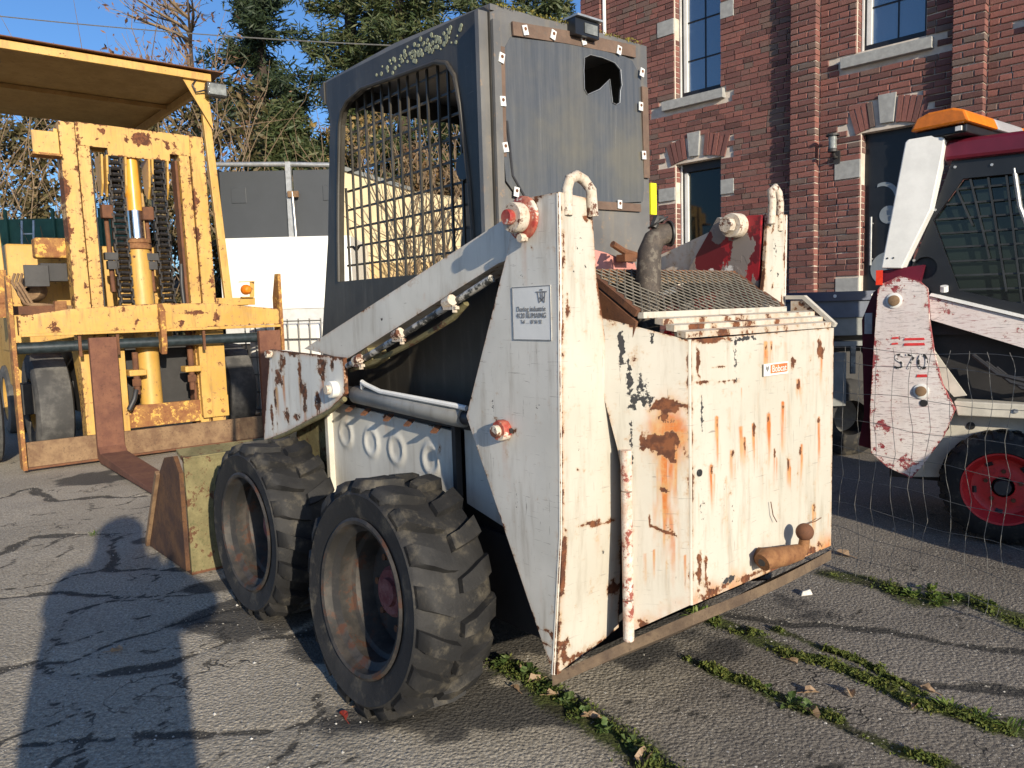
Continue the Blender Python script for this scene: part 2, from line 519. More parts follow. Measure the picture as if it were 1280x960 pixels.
t = NT("rusty_rim_inside")
n = t.noise(7, 8, 0.68)
c = t.mix(t.step(n, 0.42, 0.62), (0.020, 0.019, 0.018), (0.055, 0.048, 0.041))
c = t.mix(t.step(t.noise(13, 9, 0.75), 0.52, 0.60), c, (0.065, 0.028, 0.015))
t.bump(n, 0.4, 0.004)
M['rim'] = t.fin(c, 0.65)

t = NT("tinted_window_glass")
M['glass_dark'] = t.fin((0.012, 0.018, 0.016), 0.03, 0.0, IOR=1.5)
t = NT("house_window_glass")
t.bump(t.noise(1.6, 3), 0.04, 0.02)
M['glass_house'] = t.fin((0.075, 0.10, 0.14), 0.015, 0.0, IOR=3.2)
t = NT("scratched_plastic_sheet")
st = t.noise(4, 7, 0.65, t.obj((16, 16, 0.7)))
c = t.mix(t.step(st, 0.2, 0.85), (0.062, 0.068, 0.076), (0.105, 0.109, 0.113))
c = t.mix(t.math('MULTIPLY', t.step(t.noise(2.2, 5), 0.45, 0.7), 0.5), c, (0.17, 0.15, 0.10))
t.bump(t.math('ADD', t.noise(3, 3), t.math('MULTIPLY', st, 0.1)), 0.25, 0.02)
M['plastic'] = t.fin(c, t.n("MapRange", i0=st, i1=0.3, i2=0.75, i3=0.12, i4=0.30).outputs[0])
M['hinge'] = rusty("hinge_white_red_paint", (0.66, 0.62, 0.55), (0.55, 0.38, 0.28), (0.34, 0.12, 0.06), 3.0, spots=(0.26, 0.07, 0.05))
M['grey_mesh'] = rusty("expanded_metal_worn", (0.13, 0.115, 0.09), (0.22, 0.195, 0.15), (0.13, 0.09, 0.06), 3.0, 0.6)
M['exhaust'] = rusty("exhaust_scaled_rust", (0.055, 0.045, 0.038), (0.10, 0.078, 0.06), (0.03, 0.025, 0.022), 5.0, 0.75, spots=(0.14, 0.12, 0.095))
M['rust_strip'] = rusty("rust_stained_strip", (0.115, 0.075, 0.055), (0.16, 0.105, 0.075), (0.10, 0.085, 0.07), 2.0)
M['bucket_side'] = rusty("bucket_rust_and_ochre", (0.055, 0.024, 0.014), (0.13, 0.06, 0.022), (0.035, 0.017, 0.011), 1.0)
M['rust_yellow'] = rusty("rust_with_yellow_paint", (0.22, 0.085, 0.03), (0.34, 0.17, 0.05), (0.11, 0.04, 0.018), 1.6, 0.8, spots=(0.62, 0.36, 0.08))
M['shaft'] = plain("dark_blue_black_shaft", (0.022, 0.032, 0.036), 0.38, 0, 0.4, 20, 0.3)
M['canopy'] = rusty("canopy_underside_yellow", (0.34, 0.20, 0.06), (0.42, 0.26, 0.09), (0.24, 0.12, 0.05), 0.7, 0.7)
M['bar_grey'] = plain("light_bar_grey", (0.34, 0.34, 0.35), 0.3, 0, 0.05)
M['mesh_dark'] = plain("dark_mesh_bar", (0.035, 0.038, 0.04), 0.45, 0.3)
M['wire'] = plain("galvanised_wire", (0.20, 0.195, 0.18), 0.5, 0.4, 0.2, 40)
M['trailer_blue'] = plain("trailer_blue_grey", (0.10, 0.12, 0.16), 0.6, 0, 0.2, 6)
M['rail_blue'] = plain("trailer_rail_navy", (0.020, 0.035, 0.085), 0.4, 0, 0.15)
M['trailer_grey'] = plain("trailer_grey_steel", (0.20, 0.21, 0.20), 0.7, 0, 0.2, 5)
M['panel_grey'] = plain("anthracite_panel", (0.045, 0.05, 0.056), 0.45, 0, 0.08, 2, 0.05)
M['chrome_dull'] = plain("dull_steel_tube", (0.55, 0.54, 0.52), 0.35, 0.9, 0.1)
M['box_white'] = plain("white_box_panel", (0.80, 0.79, 0.74), 0.45, 0, 0.04, 1.5, 0.05)
M['skirt_grey'] = plain("pale_grey_skirt", (0.52, 0.53, 0.53), 0.6, 0, 0.1)
M['yellow_wall'] = plain("pale_yellow_render", (0.66, 0.55, 0.34), 0.9, 0, 0.1, 1.5, 0.2)
M['stone_yellow'] = plain("warm_stone_base", (0.52, 0.38, 0.19), 0.9, 0, 0.2, 5, 0.3)
t = NT("flaked_black_letters")
M['flaked'] = t.fin(t.mix(t.step(t.noise(38, 4, .6), .47, .50), (.02, .02, .02), (.70, .66, .63)), .5)
M['belly'] = rusty("muddy_rusty_sheet", (0.075, 0.050, 0.033), (0.15, 0.105, 0.065), (0.05, 0.030, 0.02), 1.4)
# ---------------------------------------------------------------- ground: one asphalt sheet, fine near the camera, out to the horizon
CRACKS = [[(-2.04, 2.89), (-1.91, 2.93), (-1.77, 2.94), (-1.7, 3.06), (-1.63, 3.19), (-1.51, 3.32), (-1.2, 3.5)],
          [(-2.6, 2.75), (-1.91, 2.91), (-1.66, 2.8), (-1.5, 2.87), (-1.37, 2.92), (-1.19, 3.09), (-0.8, 3.2)],
          [(-2.1, 2.28), (-1.48, 2.34), (-1.37, 2.38), (-1.26, 2.41), (-1.12, 2.38), (-0.94, 2.39), (-0.81, 2.42), (-0.63, 2.43), (-0.3, 2.5)],
          [(-3.6, 4.3), (-3.01, 4.37), (-3.04, 4.73), (-2.84, 4.75), (-2.59, 4.76), (-2.27, 4.79), (-1.7, 4.6)],
          [(-4.6, 6.0), (-4.01, 5.88), (-3.94, 6.19), (-3.48, 5.69), (-3.15, 5.82), (-2.4, 5.7)],
          [(-1.48, 2.34), (-1.37, 2.21), (-1.33, 1.9)], [(-2.59, 4.76), (-2.2, 4.1), (-1.8, 4.0)],
          [(-2.9, 3.6), (-2.3, 3.75), (-1.95, 3.62)], [(1.3, 2.6), (1.7, 2.5), (2.3, 2.55)], [(0.9, 3.2), (1.3, 3.05), (1.9, 2.75)]]
MOSS_LINES = [[(0.74, 3.3), (0.81, 3.16), (0.94, 3.0), (1.02, 2.82), (1.12, 2.74), (1.19, 2.66), (1.26, 2.54), (1.31, 2.43), (1.41, 2.37), (1.47, 2.29), (1.54, 2.24), (1.7, 2.1)],
              [(1.06, 3.03), (1.13, 2.89), (1.27, 2.73), (1.32, 2.58), (1.37, 2.45)],
              [(0.64, 2.81), (0.72, 2.69), (0.81, 2.59), (0.87, 2.48), (0.93, 2.41), (1.0, 2.36), (1.05, 2.26), (1.11, 2.17), (1.2, 2.09), (1.3, 1.98)],
              [(-0.09, 2.82), (0.04, 2.68), (0.12, 2.54), (0.19, 2.45), (0.27, 2.33), (0.34, 2.23), (0.39, 2.12), (0.47, 1.98)],
              [(1.55, 3.68), (1.73, 3.49), (1.79, 3.3), (2.0, 3.31), (2.04, 3.16), (2.1, 3.0), (2.3, 2.7)]]
MOSS_W = [0.035, 0.018, 0.022, 0.05, 0.06]
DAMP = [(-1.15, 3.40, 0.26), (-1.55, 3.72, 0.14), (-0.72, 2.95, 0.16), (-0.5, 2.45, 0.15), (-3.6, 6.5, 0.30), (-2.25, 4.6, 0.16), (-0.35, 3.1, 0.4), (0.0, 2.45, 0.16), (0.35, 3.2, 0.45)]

def wander(rs, x, y, a, n, step):
    pts = [(x, y)]
    for _ in range(n):
        a += rs.uniform(-.55, .55)
        x, y = x + step * math.cos(a), y + step * math.sin(a)
        pts.append((round(x, 3), round(y, 3)))
    return pts
_rc = random.Random(77)
FINE_CRACKS = [wander(_rc, _rc.uniform(-3.4, -.4), _rc.uniform(1.9, 6.0), _rc.choice((0.1, 3.0, .3, 1.4, -1.2)), _rc.randint(4, 12), .075) for _ in range(70)]
FINE_CRACKS += [wander(_rc, _rc.uniform(.3, 2.4), _rc.uniform(1.9, 3.9), _rc.choice((-.3, 2.6, .9)), _rc.randint(4, 9), .08) for _ in range(9)]

def ground_h(x, y):
    x, y = np.asarray(x, float), np.asarray(y, float)
    near = np.clip(1.5 - np.hypot(x + 0.5, y - 4) / 14, 0, 1)
    h = (fbm(x * 0.9, y * 0.9, 3, 5) - 0.5) * 0.03 * near
    wx, wy = x + (fbm(x * 6, y * 6, 3, 1) - 0.5) * 0.12, y + (fbm(x * 6, y * 6, 3, 2) - 0.5) * 0.12
    c = np.zeros_like(h)
    for p in CRACKS:
        d = seg_dist(wx, wy, p)
        c = np.maximum(c, np.exp(-(d / 0.022) ** 2))
    return h - 0.005 * c

def build_ground():
    def axis(lo, hi, step, far):
        a = list(np.arange(lo, hi, step))
        s, left, right = step, [lo], [hi]
        while right[-1] < far:
            s *= 1.28
            right.append(right[-1] + s); left.append(left[-1] - s)
        return np.array(left[:0:-1] + a + right)
    xs, ys = axis(-4.4, 2.9, 0.021, 900), axis(1.7, 6.2, 0.021, 900)
    X, Y = np.meshgrid(xs, ys, indexing='ij')
    x, y = X.ravel(), Y.ravel()
    near = (x > -6) & (x < 5) & (y > 0.5) & (y < 9)
    z = np.zeros_like(x)
    z[near] = ground_h(x[near], y[near])
    z[~near] = ((fbm(x[~near] * 0.9, y[~near] * 0.9, 3, 5) - 0.5) * 0.03) * np.clip(1.5 - np.hypot(x[~near] + 0.5, y[~near] - 4) / 14, 0, 1)
    # crack / moss / damp masks
    m = np.zeros((len(x), 4), np.float32)
    m[:, 3] = 1
    xn, yn = x[near], y[near]
    wx, wy = xn + (fbm(xn * 6, yn * 6, 3, 1) - 0.5) * 0.12, yn + (fbm(xn * 6, yn * 6, 3, 2) - 0.5) * 0.12
    cr, mo, da = np.zeros_like(xn), np.zeros_like(xn), np.zeros_like(xn)
    for p in CRACKS:
        d = seg_dist(wx, wy, p)
        w = 0.0075 + 0.05 * np.clip(fbm(xn * 3.4, yn * 3.4, 4, 8) - 0.45, 0, 1) * 2.4
        cr = np.maximum(cr, np.exp(-(d / w) ** 2))
    for k, p in enumerate(FINE_CRACKS):
        pa = np.array(p)
        bx_ = (wx > pa[:, 0].min() - .15) & (wx < pa[:, 0].max() + .15) & (wy > pa[:, 1].min() - .15) & (wy < pa[:, 1].max() + .15)
        w = .005 + .02 * np.clip(fbm(xn[bx_] * 3, yn[bx_] * 3, 2, k) - .5, 0, 1)
        cr[bx_] = np.maximum(cr[bx_], (.62 + .4 * (k % 3 == 0)) * np.exp(-(seg_dist(wx[bx_], wy[bx_], p) / w) ** 2))
    for p, w in zip(MOSS_LINES, MOSS_W):
        d = seg_dist(xn + (fbm(xn * 9, yn * 9, 3, 4) - 0.5) * 0.07, yn + (fbm(xn * 9, yn * 9, 3, 6) - 0.5) * 0.07, p)
        mo = np.maximum(mo, np.exp(-(d / (w * 1.5)) ** 2))
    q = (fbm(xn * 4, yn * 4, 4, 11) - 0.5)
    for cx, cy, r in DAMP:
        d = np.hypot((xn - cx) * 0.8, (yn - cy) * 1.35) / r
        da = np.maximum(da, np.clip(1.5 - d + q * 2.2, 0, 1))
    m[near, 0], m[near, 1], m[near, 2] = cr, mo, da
    nx, ny = len(xs), len(ys)
    i = np.arange(nx * ny).reshape(nx, ny)
    f = np.stack([i[:-1, :-1], i[1:, :-1], i[1:, 1:], i[:-1, 1:]], -1).reshape(-1, 4)
    me = bpy.data.meshes.new("ground")
    me.from_pydata(np.stack([x, y, z], 1), [], f)
    at = me.attributes.new('marks', 'FLOAT_COLOR', 'POINT')
    at.data.foreach_set('color', m.ravel())
    me.shade_smooth()
    t = NT("old_asphalt")
    s = t.n("SeparateColor", i0=t.attr('marks').outputs[0])
    big, mid, fine, grit = t.noise(0.9, 6), t.noise(5, 8, 0.7), t.noise(75, 6, 0.75), t.noise(170, 3, 0.7)
    c = t.mix(t.step(big, 0.38, 0.62), (0.42, 0.37, 0.285), (0.53, 0.47, 0.37))
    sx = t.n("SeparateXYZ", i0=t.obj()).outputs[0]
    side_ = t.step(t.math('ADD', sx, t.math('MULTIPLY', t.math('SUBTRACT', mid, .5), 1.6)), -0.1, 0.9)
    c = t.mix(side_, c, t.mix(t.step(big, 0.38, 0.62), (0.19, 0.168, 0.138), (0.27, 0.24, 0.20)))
    c = t.mix(t.step(fine, 0.40, 0.62), t.mix(0.48, c, (0.05, 0.045, 0.04)), c)
    v = t.n("TexVoronoi", Vector=t.obj(), Scale=95.0)
    c = t.mix(t.math('MULTIPLY', t.step(v.outputs['Distance'], 0.30, 0.18), t.step(grit, 0.48, 0.6)), c, (0.62, 0.60, 0.55))
    peb = t.n("TexVoronoi", Vector=t.obj(), Scale=34.0)
    rnd = t.n("SeparateColor", i0=peb.outputs['Color']).outputs[0]
    pm = t.math('MULTIPLY', t.step(peb.outputs['Distance'], 0.20, 0.12), t.math('GREATER_THAN', rnd, 0.93))
    c = t.mix(pm, c, (0.55, 0.53, 0.48))
    # fine crazing everywhere
    wv = t.n("VectorMath", {'operation': 'ADD'}, i0=t.obj(), i1=t.n("TexNoise", Vector=t.obj(), Scale=3.0, Detail=5.0).outputs[1]).outputs[0]
    ce = t.n("TexVoronoi", {'feature': 'DISTANCE_TO_EDGE'}, Vector=wv, Scale=1.7)
    craze = t.math('MULTIPLY', t.step(ce.outputs['Distance'], 0.016, 0.003), t.step(t.noise(1.3, 4), 0.5, 0.62))
    cr = t.math('MAXIMUM', t.step(t.math('ADD', t.math('ADD', s.outputs[0], t.math('MULTIPLY', t.math('SUBTRACT', fine, 0.5), 1.9)), t.math('MULTIPLY', t.math('SUBTRACT', mid, 0.5), 1.1)), 0.30, 0.46), craze)
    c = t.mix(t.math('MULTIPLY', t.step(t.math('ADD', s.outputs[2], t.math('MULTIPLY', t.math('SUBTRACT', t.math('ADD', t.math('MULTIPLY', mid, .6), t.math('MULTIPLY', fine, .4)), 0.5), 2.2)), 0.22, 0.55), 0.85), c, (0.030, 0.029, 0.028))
    c = t.mix(t.math('MULTIPLY', cr, 0.85), c, (0.022, 0.021, 0.018))
    c = t.mix(t.step(t.math('ADD', s.outputs[1], t.math('MULTIPLY', t.math('SUBTRACT', fine, 0.5), 1.9)), 0.30, 0.75), c, t.mix(t.step(mid, 0.4, 0.6), (0.035, 0.035, 0.012), (0.06, 0.075, 0.012)))
    h = t.math('ADD', t.math('MULTIPLY', fine, 0.7), t.math('ADD', t.math('MULTIPLY', grit, 0.6), t.math('MULTIPLY', mid, 0.8)))
    h = t.math('SUBTRACT', h, t.math('MULTIPLY', cr, 0.8))
    h = t.math('ADD', h, t.math('MULTIPLY', pm, 0.25))
    h = t.math('ADD', h, t.math('MULTIPLY', t.n("TexVoronoi", Vector=t.obj(), Scale=75.0).outputs['Distance'], -0.9))
    t.bump(h, 0.8, 0.010)
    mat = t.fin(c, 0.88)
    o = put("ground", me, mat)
    o['kind'] = 'structure'

build_ground()

def gz(x, y): return float(ground_h(np.array([x]), np.array([y]))[0])

# moss, weeds, leaves and grit on the asphalt
def moss_strips():
    rs = np.random.RandomState(3)
    P = []
    for p, w, dens in zip(MOSS_LINES, MOSS_W, (1.0, 0.8, 1.0, 0.6, 0.75)):
        for (x0, y0), (x1, y1) in zip(p[:-1], p[1:]):
            n = int(np.hypot(x1 - x0, y1 - y0) * 5200 * dens)
            u = rs.rand(n)
            P.append(np.stack([x0 + (x1 - x0) * u + rs.normal(0, w * 0.56, n), y0 + (y1 - y0) * u + rs.normal(0, w * 0.56, n)], 1))
    P = np.concatenate(P)
    P = P[fbm(P[:, 0] * 9, P[:, 1] * 9, 3, 21) > 0.475]
    hump = np.clip(fbm(P[:, 0] * 22, P[:, 1] * 22, 2, 9) - 0.25, 0, 1) * 0.045
    z = ground_h(P[:, 0], P[:, 1]) + hump * rs.rand(len(P)) ** 0.5 + 0.002
    P = np.column_stack([P, z])
    U, W = rand_axes(rs, len(P), 0.0075)
    o = quads("moss", P, U, W, M['moss'])
    o['kind'] = 'stuff'

moss_strips()

M['weed'] = leaf("weed_green", [(0.05, 0.09, 0.02), (0.10, 0.16, 0.04), (0.16, 0.21, 0.07)], 0.3)
M['grass'] = leaf("grass_green", [(0.07, 0.12, 0.02), (0.16, 0.24, 0.04), (0.25, 0.30, 0.08)], 0.3)
M['dead'] = leaf("dead_leaf_tan", [(0.26, 0.16, 0.09), (0.42, 0.30, 0.19), (0.34, 0.20, 0.11)], 0.25)
M['dead_red'] = leaf("dead_leaf_red", [(0.30, 0.03, 0.02), (0.35, 0.06, 0.03)], 0.25)
t = NT("mixed_grit")
M['grit'] = t.fin(t.ramp(t.n("NewGeometry").outputs['Random Per Island'], [(0, (0.05, 0.045, 0.04)), (.5, (0.20, 0.185, 0.16)), (.85, (0.34, 0.32, 0.28)), (1, (0.60, 0.58, 0.53))]), .85)
M['stone'] = plain("pale_gravel_stone", (0.55, 0.53, 0.49), 0.8, 0, 0.2, 60)

ORD = ("first", "second", "third", "fourth", "fifth", "sixth", "seventh", "eighth", "ninth")

def weed(x, y, r, n, label, seed, mat='weed', blade=False, group='small weeds in the asphalt cracks'):
    rs = random.Random(seed)
    root = empty("weed_plant", (x, y, gz(x, y)), rs.random() * 6, label, "weed", group)
    leaves, stems = MB(), MB()
    for i in range(n):
        a, el, l = rs.random() * 6.283, rs.uniform(0.15, 1.2), r * rs.uniform(0.5, 1.1)
        d = Vector((math.cos(a) * math.cos(el), math.sin(a) * math.cos(el), math.sin(el)))
        s = Vector((-math.sin(a), math.cos(a), 0))
        b = Vector((rs.uniform(-.3, .3) * r, rs.uniform(-.3, .3) * r, 0))
        w = l * (0.07 if blade else 0.30)
        mid, tip = b + d * l * 0.6, b + d * l + Vector((0, 0, -l * 0.15))
        up = Vector((0, 0, w * 0.25))
        if not blade: stems.tube([b, b + d * l * 0.45], 0.0012, 4)
        st = b + d * l * (0.0 if blade else 0.35)
        leaves.add([st, mid - s * w + up, mid, mid + s * w + up, tip], [(0, 1, 2), (0, 2, 3), (1, 4, 2), (2, 4, 3)])
    leaves.build("foliage", M[mat], root)
    if not blade: stems.build("stem", M[mat], root)
    return root

for i, (x, y, r, n) in enumerate([(-0.06, 2.80, .05, 26), (0.02, 2.70, .055, 30), (0.09, 2.60, .05, 26), (0.15, 2.50, .045, 24), (0.20, 2.42, .04, 22), (0.27, 2.33, .045, 26), (0.33, 2.24, .04, 20), (0.38, 2.15, .035, 18), (0.17, 2.55, .03, 14)]):
    weed(x, y, r, n, "leafy green weed beside the rear wheel, %s from the upright's foot" % ORD[i], i, group="leafy weeds in the crack beside the rear wheel")
for i, (x, y, r, n) in enumerate([(0.90, 2.45, .05, 18), (0.95, 2.40, .045, 16), (0.85, 2.53, .035, 12)]):
    weed(x, y, r, n, "grey-green rosette weed growing in the middle mossy crack, %s of the three" % ("centre", "nearest", "farthest")[i], 30 + i, group="rosette weeds in the middle mossy crack")
for i, (x, y, r, n) in enumerate([(0.76, 3.22, .09, 30), (0.82, 3.13, .08, 26), (0.73, 3.32, .09, 26), (0.67, 3.40, .08, 20), (1.40, 2.40, .06, 30), (1.46, 2.33, .065, 30), (1.52, 2.26, .06, 26)]):
    weed(x, y, r, n, "green grass tuft in the long mossy crack, %s from the tailgate" % ORD[i - 4] if i > 3 else "straggly weed tuft under the rusty belly plate, %s of four" % ("second nearest", "nearest", "third nearest", "farthest")[i], 50 + i, 'grass', True,
         group="grass tufts along the mossy crack" if i > 3 else "weed tufts under the belly plate")
for i, (x, y, r, n) in enumerate([(1.78, 3.36, .05, 40), (1.86, 3.32, .05, 40), (1.95, 3.30, .045, 36), (1.72, 3.42, .04, 30), (1.84, 3.26, .04, 30), (2.03, 3.2, .04, 30), (1.9, 3.42, .06, 20)]):
    weed(x, y, r, n, "bright green weed at the foot of the wire fence, %s of seven" % ("third", "fifth", "sixth", "leftmost", "nearest", "rightmost", "farthest")[i], 70 + i, 'grass', False, group="bright green weeds at the foot of the fence")
weed(-2.66, 4.72, .05, 22, "small yellow-green weed alone in a crack on the left of the yard", 90, 'grass', True, None)
for i, (x, y) in enumerate([(-2.75, 6.2), (-2.5, 6.05), (-2.62, 5.75)]):
    weed(x, y, 0.12, 30, "dusty weed beside the forklift's rusty fork, %s of three" % ("farthest", "middle", "nearest")[i], 95 + i, 'weed', True, group="weeds beside the rusty fork")

def dead_leaf(x, y, s, label, group, seed, mat='dead'):
    rs = random.Random(seed)
    pts = []
    for i in range(11):
        a = 2 * math.pi * i / 11
        rr = s * (0.82 + 0.18 * (i % 2)) * rs.uniform(0.7, 1.1)
        pts.append((rr * math.cos(a), rr * 0.55 * math.sin(a), abs(math.sin(a)) * rs.uniform(0.3, 0.8) * s))
    m = MB().add([(0, 0, 0.12 * s)] + pts, [(0, i + 1, (i + 1) % 11 + 1) for i in range(11)])
    m.tube([(s * .6, 0, .2 * s), (s * 1.5, .1 * s, .1 * s)], 0.0012, 4)
    o = m.build("fallen_leaf", M[mat])
    o.location, o.rotation_euler = (x, y, gz(x, y) + 0.004), (rs.uniform(-.2, .2), rs.uniform(-.2, .2), rs.random() * 6.28)
    tag(o, label, "leaf", group)

for i, (x, y, s) in enumerate([(0.99, 2.51, .03), (1.12, 2.50, .032), (1.01, 2.74, .028), (0.94, 2.38, .04), (1.39, 2.51, .03), (1.29, 2.40, .025)]):
    dead_leaf(x, y, s, "tan dead leaf right of the tailgate, %s" % ("beside the rosette weeds", "on the lower edge of the long mossy crack", "farthest back between the two cracks", "biggest one, in the middle crack", "right of the long mossy crack", "on the asphalt between both cracks' right ends")[i], "tan leaves by the mossy cracks", i)
for i, (x, y, s) in enumerate([(0.05, 2.65, .035), (0.11, 2.55, .03), (0.0, 2.74, .03), (0.22, 2.40, .04), (-0.02, 2.60, .025), (0.36, 2.16, .045)]):
    dead_leaf(x, y, s, "crumpled tan leaf by the rear wheel, %s" % ("second from the upright", "in the middle of the row", "closest to the upright", "beyond the weeds' middle", "next to the tyre", "biggest, at the near end")[i], "tan leaves among the weeds", 20 + i)
dead_leaf(1.72, 3.95, .05, "pale curled leaf on the sunlit asphalt in front of the wire fence", None, 40)
dead_leaf(-0.60, 2.46, .03, "small red leaf on the dark ground in front of the rear tyre", None, 41, 'dead_red')
dead_leaf(-0.565, 2.51, .022, "tiny orange leaf in front of the rear tyre", None, 42)
dead_leaf(-1.64, 3.01, .035, "reddish maple leaf lying alone in the photographer's shadow", None, 43)

def scatter_stones():
    rs = np.random.RandomState(12)
    b = MB()
    for i in range(330):
        x, y = rs.uniform(-3.2, 2.4), rs.uniform(1.85, 5.0)
        if i > 200: x, y = rs.normal(-0.8, 0.5), rs.normal(2.9, 0.45)
        s = 0.003 + 0.008 * rs.rand() ** 5
        z = gz(x, y)
        p = [(x + s * dx * rs.uniform(.6, 1.2), y + s * dy * rs.uniform(.6, 1.2), z + s * dz * rs.uniform(.5, 1)) for dx, dy, dz in ((1, 0, .2), (-1, .2, .2), (0, 1, .3), (.1, -1, .2), (0, 0, 1))]
        b.add(p, [(0, 2, 4), (2, 1, 4), (1, 3, 4), (3, 0, 4)])
    for p in CRACKS + MOSS_LINES + FINE_CRACKS[::3]:
        for (x0, y0), (x1, y1) in zip(p[:-1], p[1:]):
            for _ in range(int(9 * math.hypot(x1 - x0, y1 - y0) / .1)):
                u, s = rs.rand(), 0.002 + 0.0045 * rs.rand() ** 2
                x, y = x0 + (x1 - x0) * u + rs.normal(0, .03), y0 + (y1 - y0) * u + rs.normal(0, .03)
                z = gz(x, y)
                pts = [(x + s * dx * rs.uniform(.6, 1.2), y + s * dy * rs.uniform(.6, 1.2), z + s * dz * rs.uniform(.5, 1)) for dx, dy, dz in ((1, 0, .2), (-1, .2, .2), (0, 1, .3), (.1, -1, .2), (0, 0, 1))]
                b.add(pts, [(0, 2, 4), (2, 1, 4), (1, 3, 4), (3, 0, 4)])
    b.build("gravel", M['grit'], kind='stuff')

scatter_stones()
st = MB().hexa([(-.03, -.012, 0), (.03, -.015, 0), (.03, .012, 0), (-.03, .01, 0), (-.02, -.008, .02), (.02, -.01, .026), (.022, .008, .022), (-.02, .008, .016)]).build("stone_chip", M['stone'], bevel=.003)
st.location, st.rotation_euler = (1.32, 3.42, gz(1.32, 3.42)), (0, 0, .3)
tag(st, "single white stone chip on the asphalt beside the tow hitch", "stone")

# ---------------------------------------------------------------- brick house
HOUSE = empty("brick_house", (3.41842, 7.53659, 0), math.atan2(-0.70587, 0.70834), "red brick house with black framed windows, grey stone blocks and brick pilasters", "house")
C_ = 0.0585                                       # one brick course
t = NT("lime_mortar")
t.bump(t.noise(80, 6), 0.4, 0.004)
M['mortar'] = t.fin(t.mix(t.step(t.noise(9, 5), 0.35, 0.65), (0.52, 0.45, 0.37), (0.66, 0.58, 0.49)), 0.95)

def brick_mat(name, single):
    t = NT(name)
    r = t.n("ObjectInfo").outputs['Random'] if single else t.n("NewGeometry").outputs['Random Per Island']
    c = t.ramp(r, [(0.0, (0.105, 0.046, 0.040)), (0.16, (0.15, 0.066, 0.057)), (0.42, (0.205, 0.083, 0.069)), (0.72, (0.255, 0.100, 0.079)), (0.86, (0.20, 0.095, 0.078)), (0.94, (0.165, 0.105, 0.085)), (1.0, (0.13, 0.10, 0.085))])
    c = t.mix(t.math('MULTIPLY', t.step(t.noise(23, 8, 0.72), 0.45, 0.65), 0.45), c, (0.13, 0.065, 0.052))
    c = t.mix(t.math('MULTIPLY', t.step(t.noise(60, 5, 0.7), 0.60, 0.70), 0.5), c, (0.40, 0.27, 0.20))
    t.bump(t.noise(70, 7, 0.7), 0.6, 0.006)
    return t.fin(c, 0.9)

M['brick'], M['brick_mass'] = brick_mat("red_brick_handmade", True), brick_mat("red_brick_handmade_mass", False)
M['bluestone'] = plain("pale_bluestone", (0.34, 0.34, 0.32), 0.8, 0, 0.15, 20, 0.3)
M['shutter'] = plain("black_window_frame", (0.012, 0.012, 0.014), 0.35)

PIL = [(-3.36, -3.06), (-0.681, -0.415), (0.777, 1.035), (2.35, 2.6)]     # pilasters
WINS = [(-2.085, -1.505, 3.655, 4.95), (-2.085, -1.505, 1.55, 2.93), (-0.068, 0.540, 3.672, 4.95), (-0.015, 0.475, 0.72, 2.915), (1.5, 2.1, 3.66, 4.95)]
STONES = [(-2.305, -2.085, 4.37, 4.545), (-1.505, -1.345, 4.36, 4.535), (-2.31, -2.085, 2.525, 2.68), (-1.505, -1.345, 2.515, 2.68), (-0.263, -0.015, 2.50, 2.68), (-0.242, -0.015, 1.39, 1.55), (-2.31, -2.085, 1.45, 1.6), (-1.505, -1.345, 1.45, 1.6), (0.475, 0.70, 2.50, 2.68)]
ARCH = [(-2.085, -1.505, 2.93, -1.83), (-0.015, 0.475, 2.915, 0.226)]      # s0, s1, spring height, keystone centre

def in_arch(s, z, m=0.0):
    for s0, s1, zs, k in ARCH:
        c, hw = (s0 + s1) / 2, (s1 - s0) / 2
        rise = 0.06 * (1 - ((s - c) / hw) ** 2)
        if abs(s - c) < hw + 0.055 + 0.20 * (z - zs) and zs - 0.02 < z < zs + rise + 0.225: return True
    return False

def free(a, b, z0, z1):
    for s0, s1, y0, y1 in WINS + STONES:
        if a < s1 - 0.004 and b > s0 + 0.004 and z0 < y1 - 0.01 and z1 > y0 + 0.01: return False
    for q in np.linspace(a + .02, b - .02, 5):
        if in_arch(q, (z0 + z1) / 2): return False
    for s0, s1, zt in ((-2.226, -1.45, 3.64), (-0.2, 0.605, 3.64), (1.36, 2.24, 3.64)):
        if a < s1 and b > s0 and z0 < zt and z1 > zt - 0.105: return False
    return True

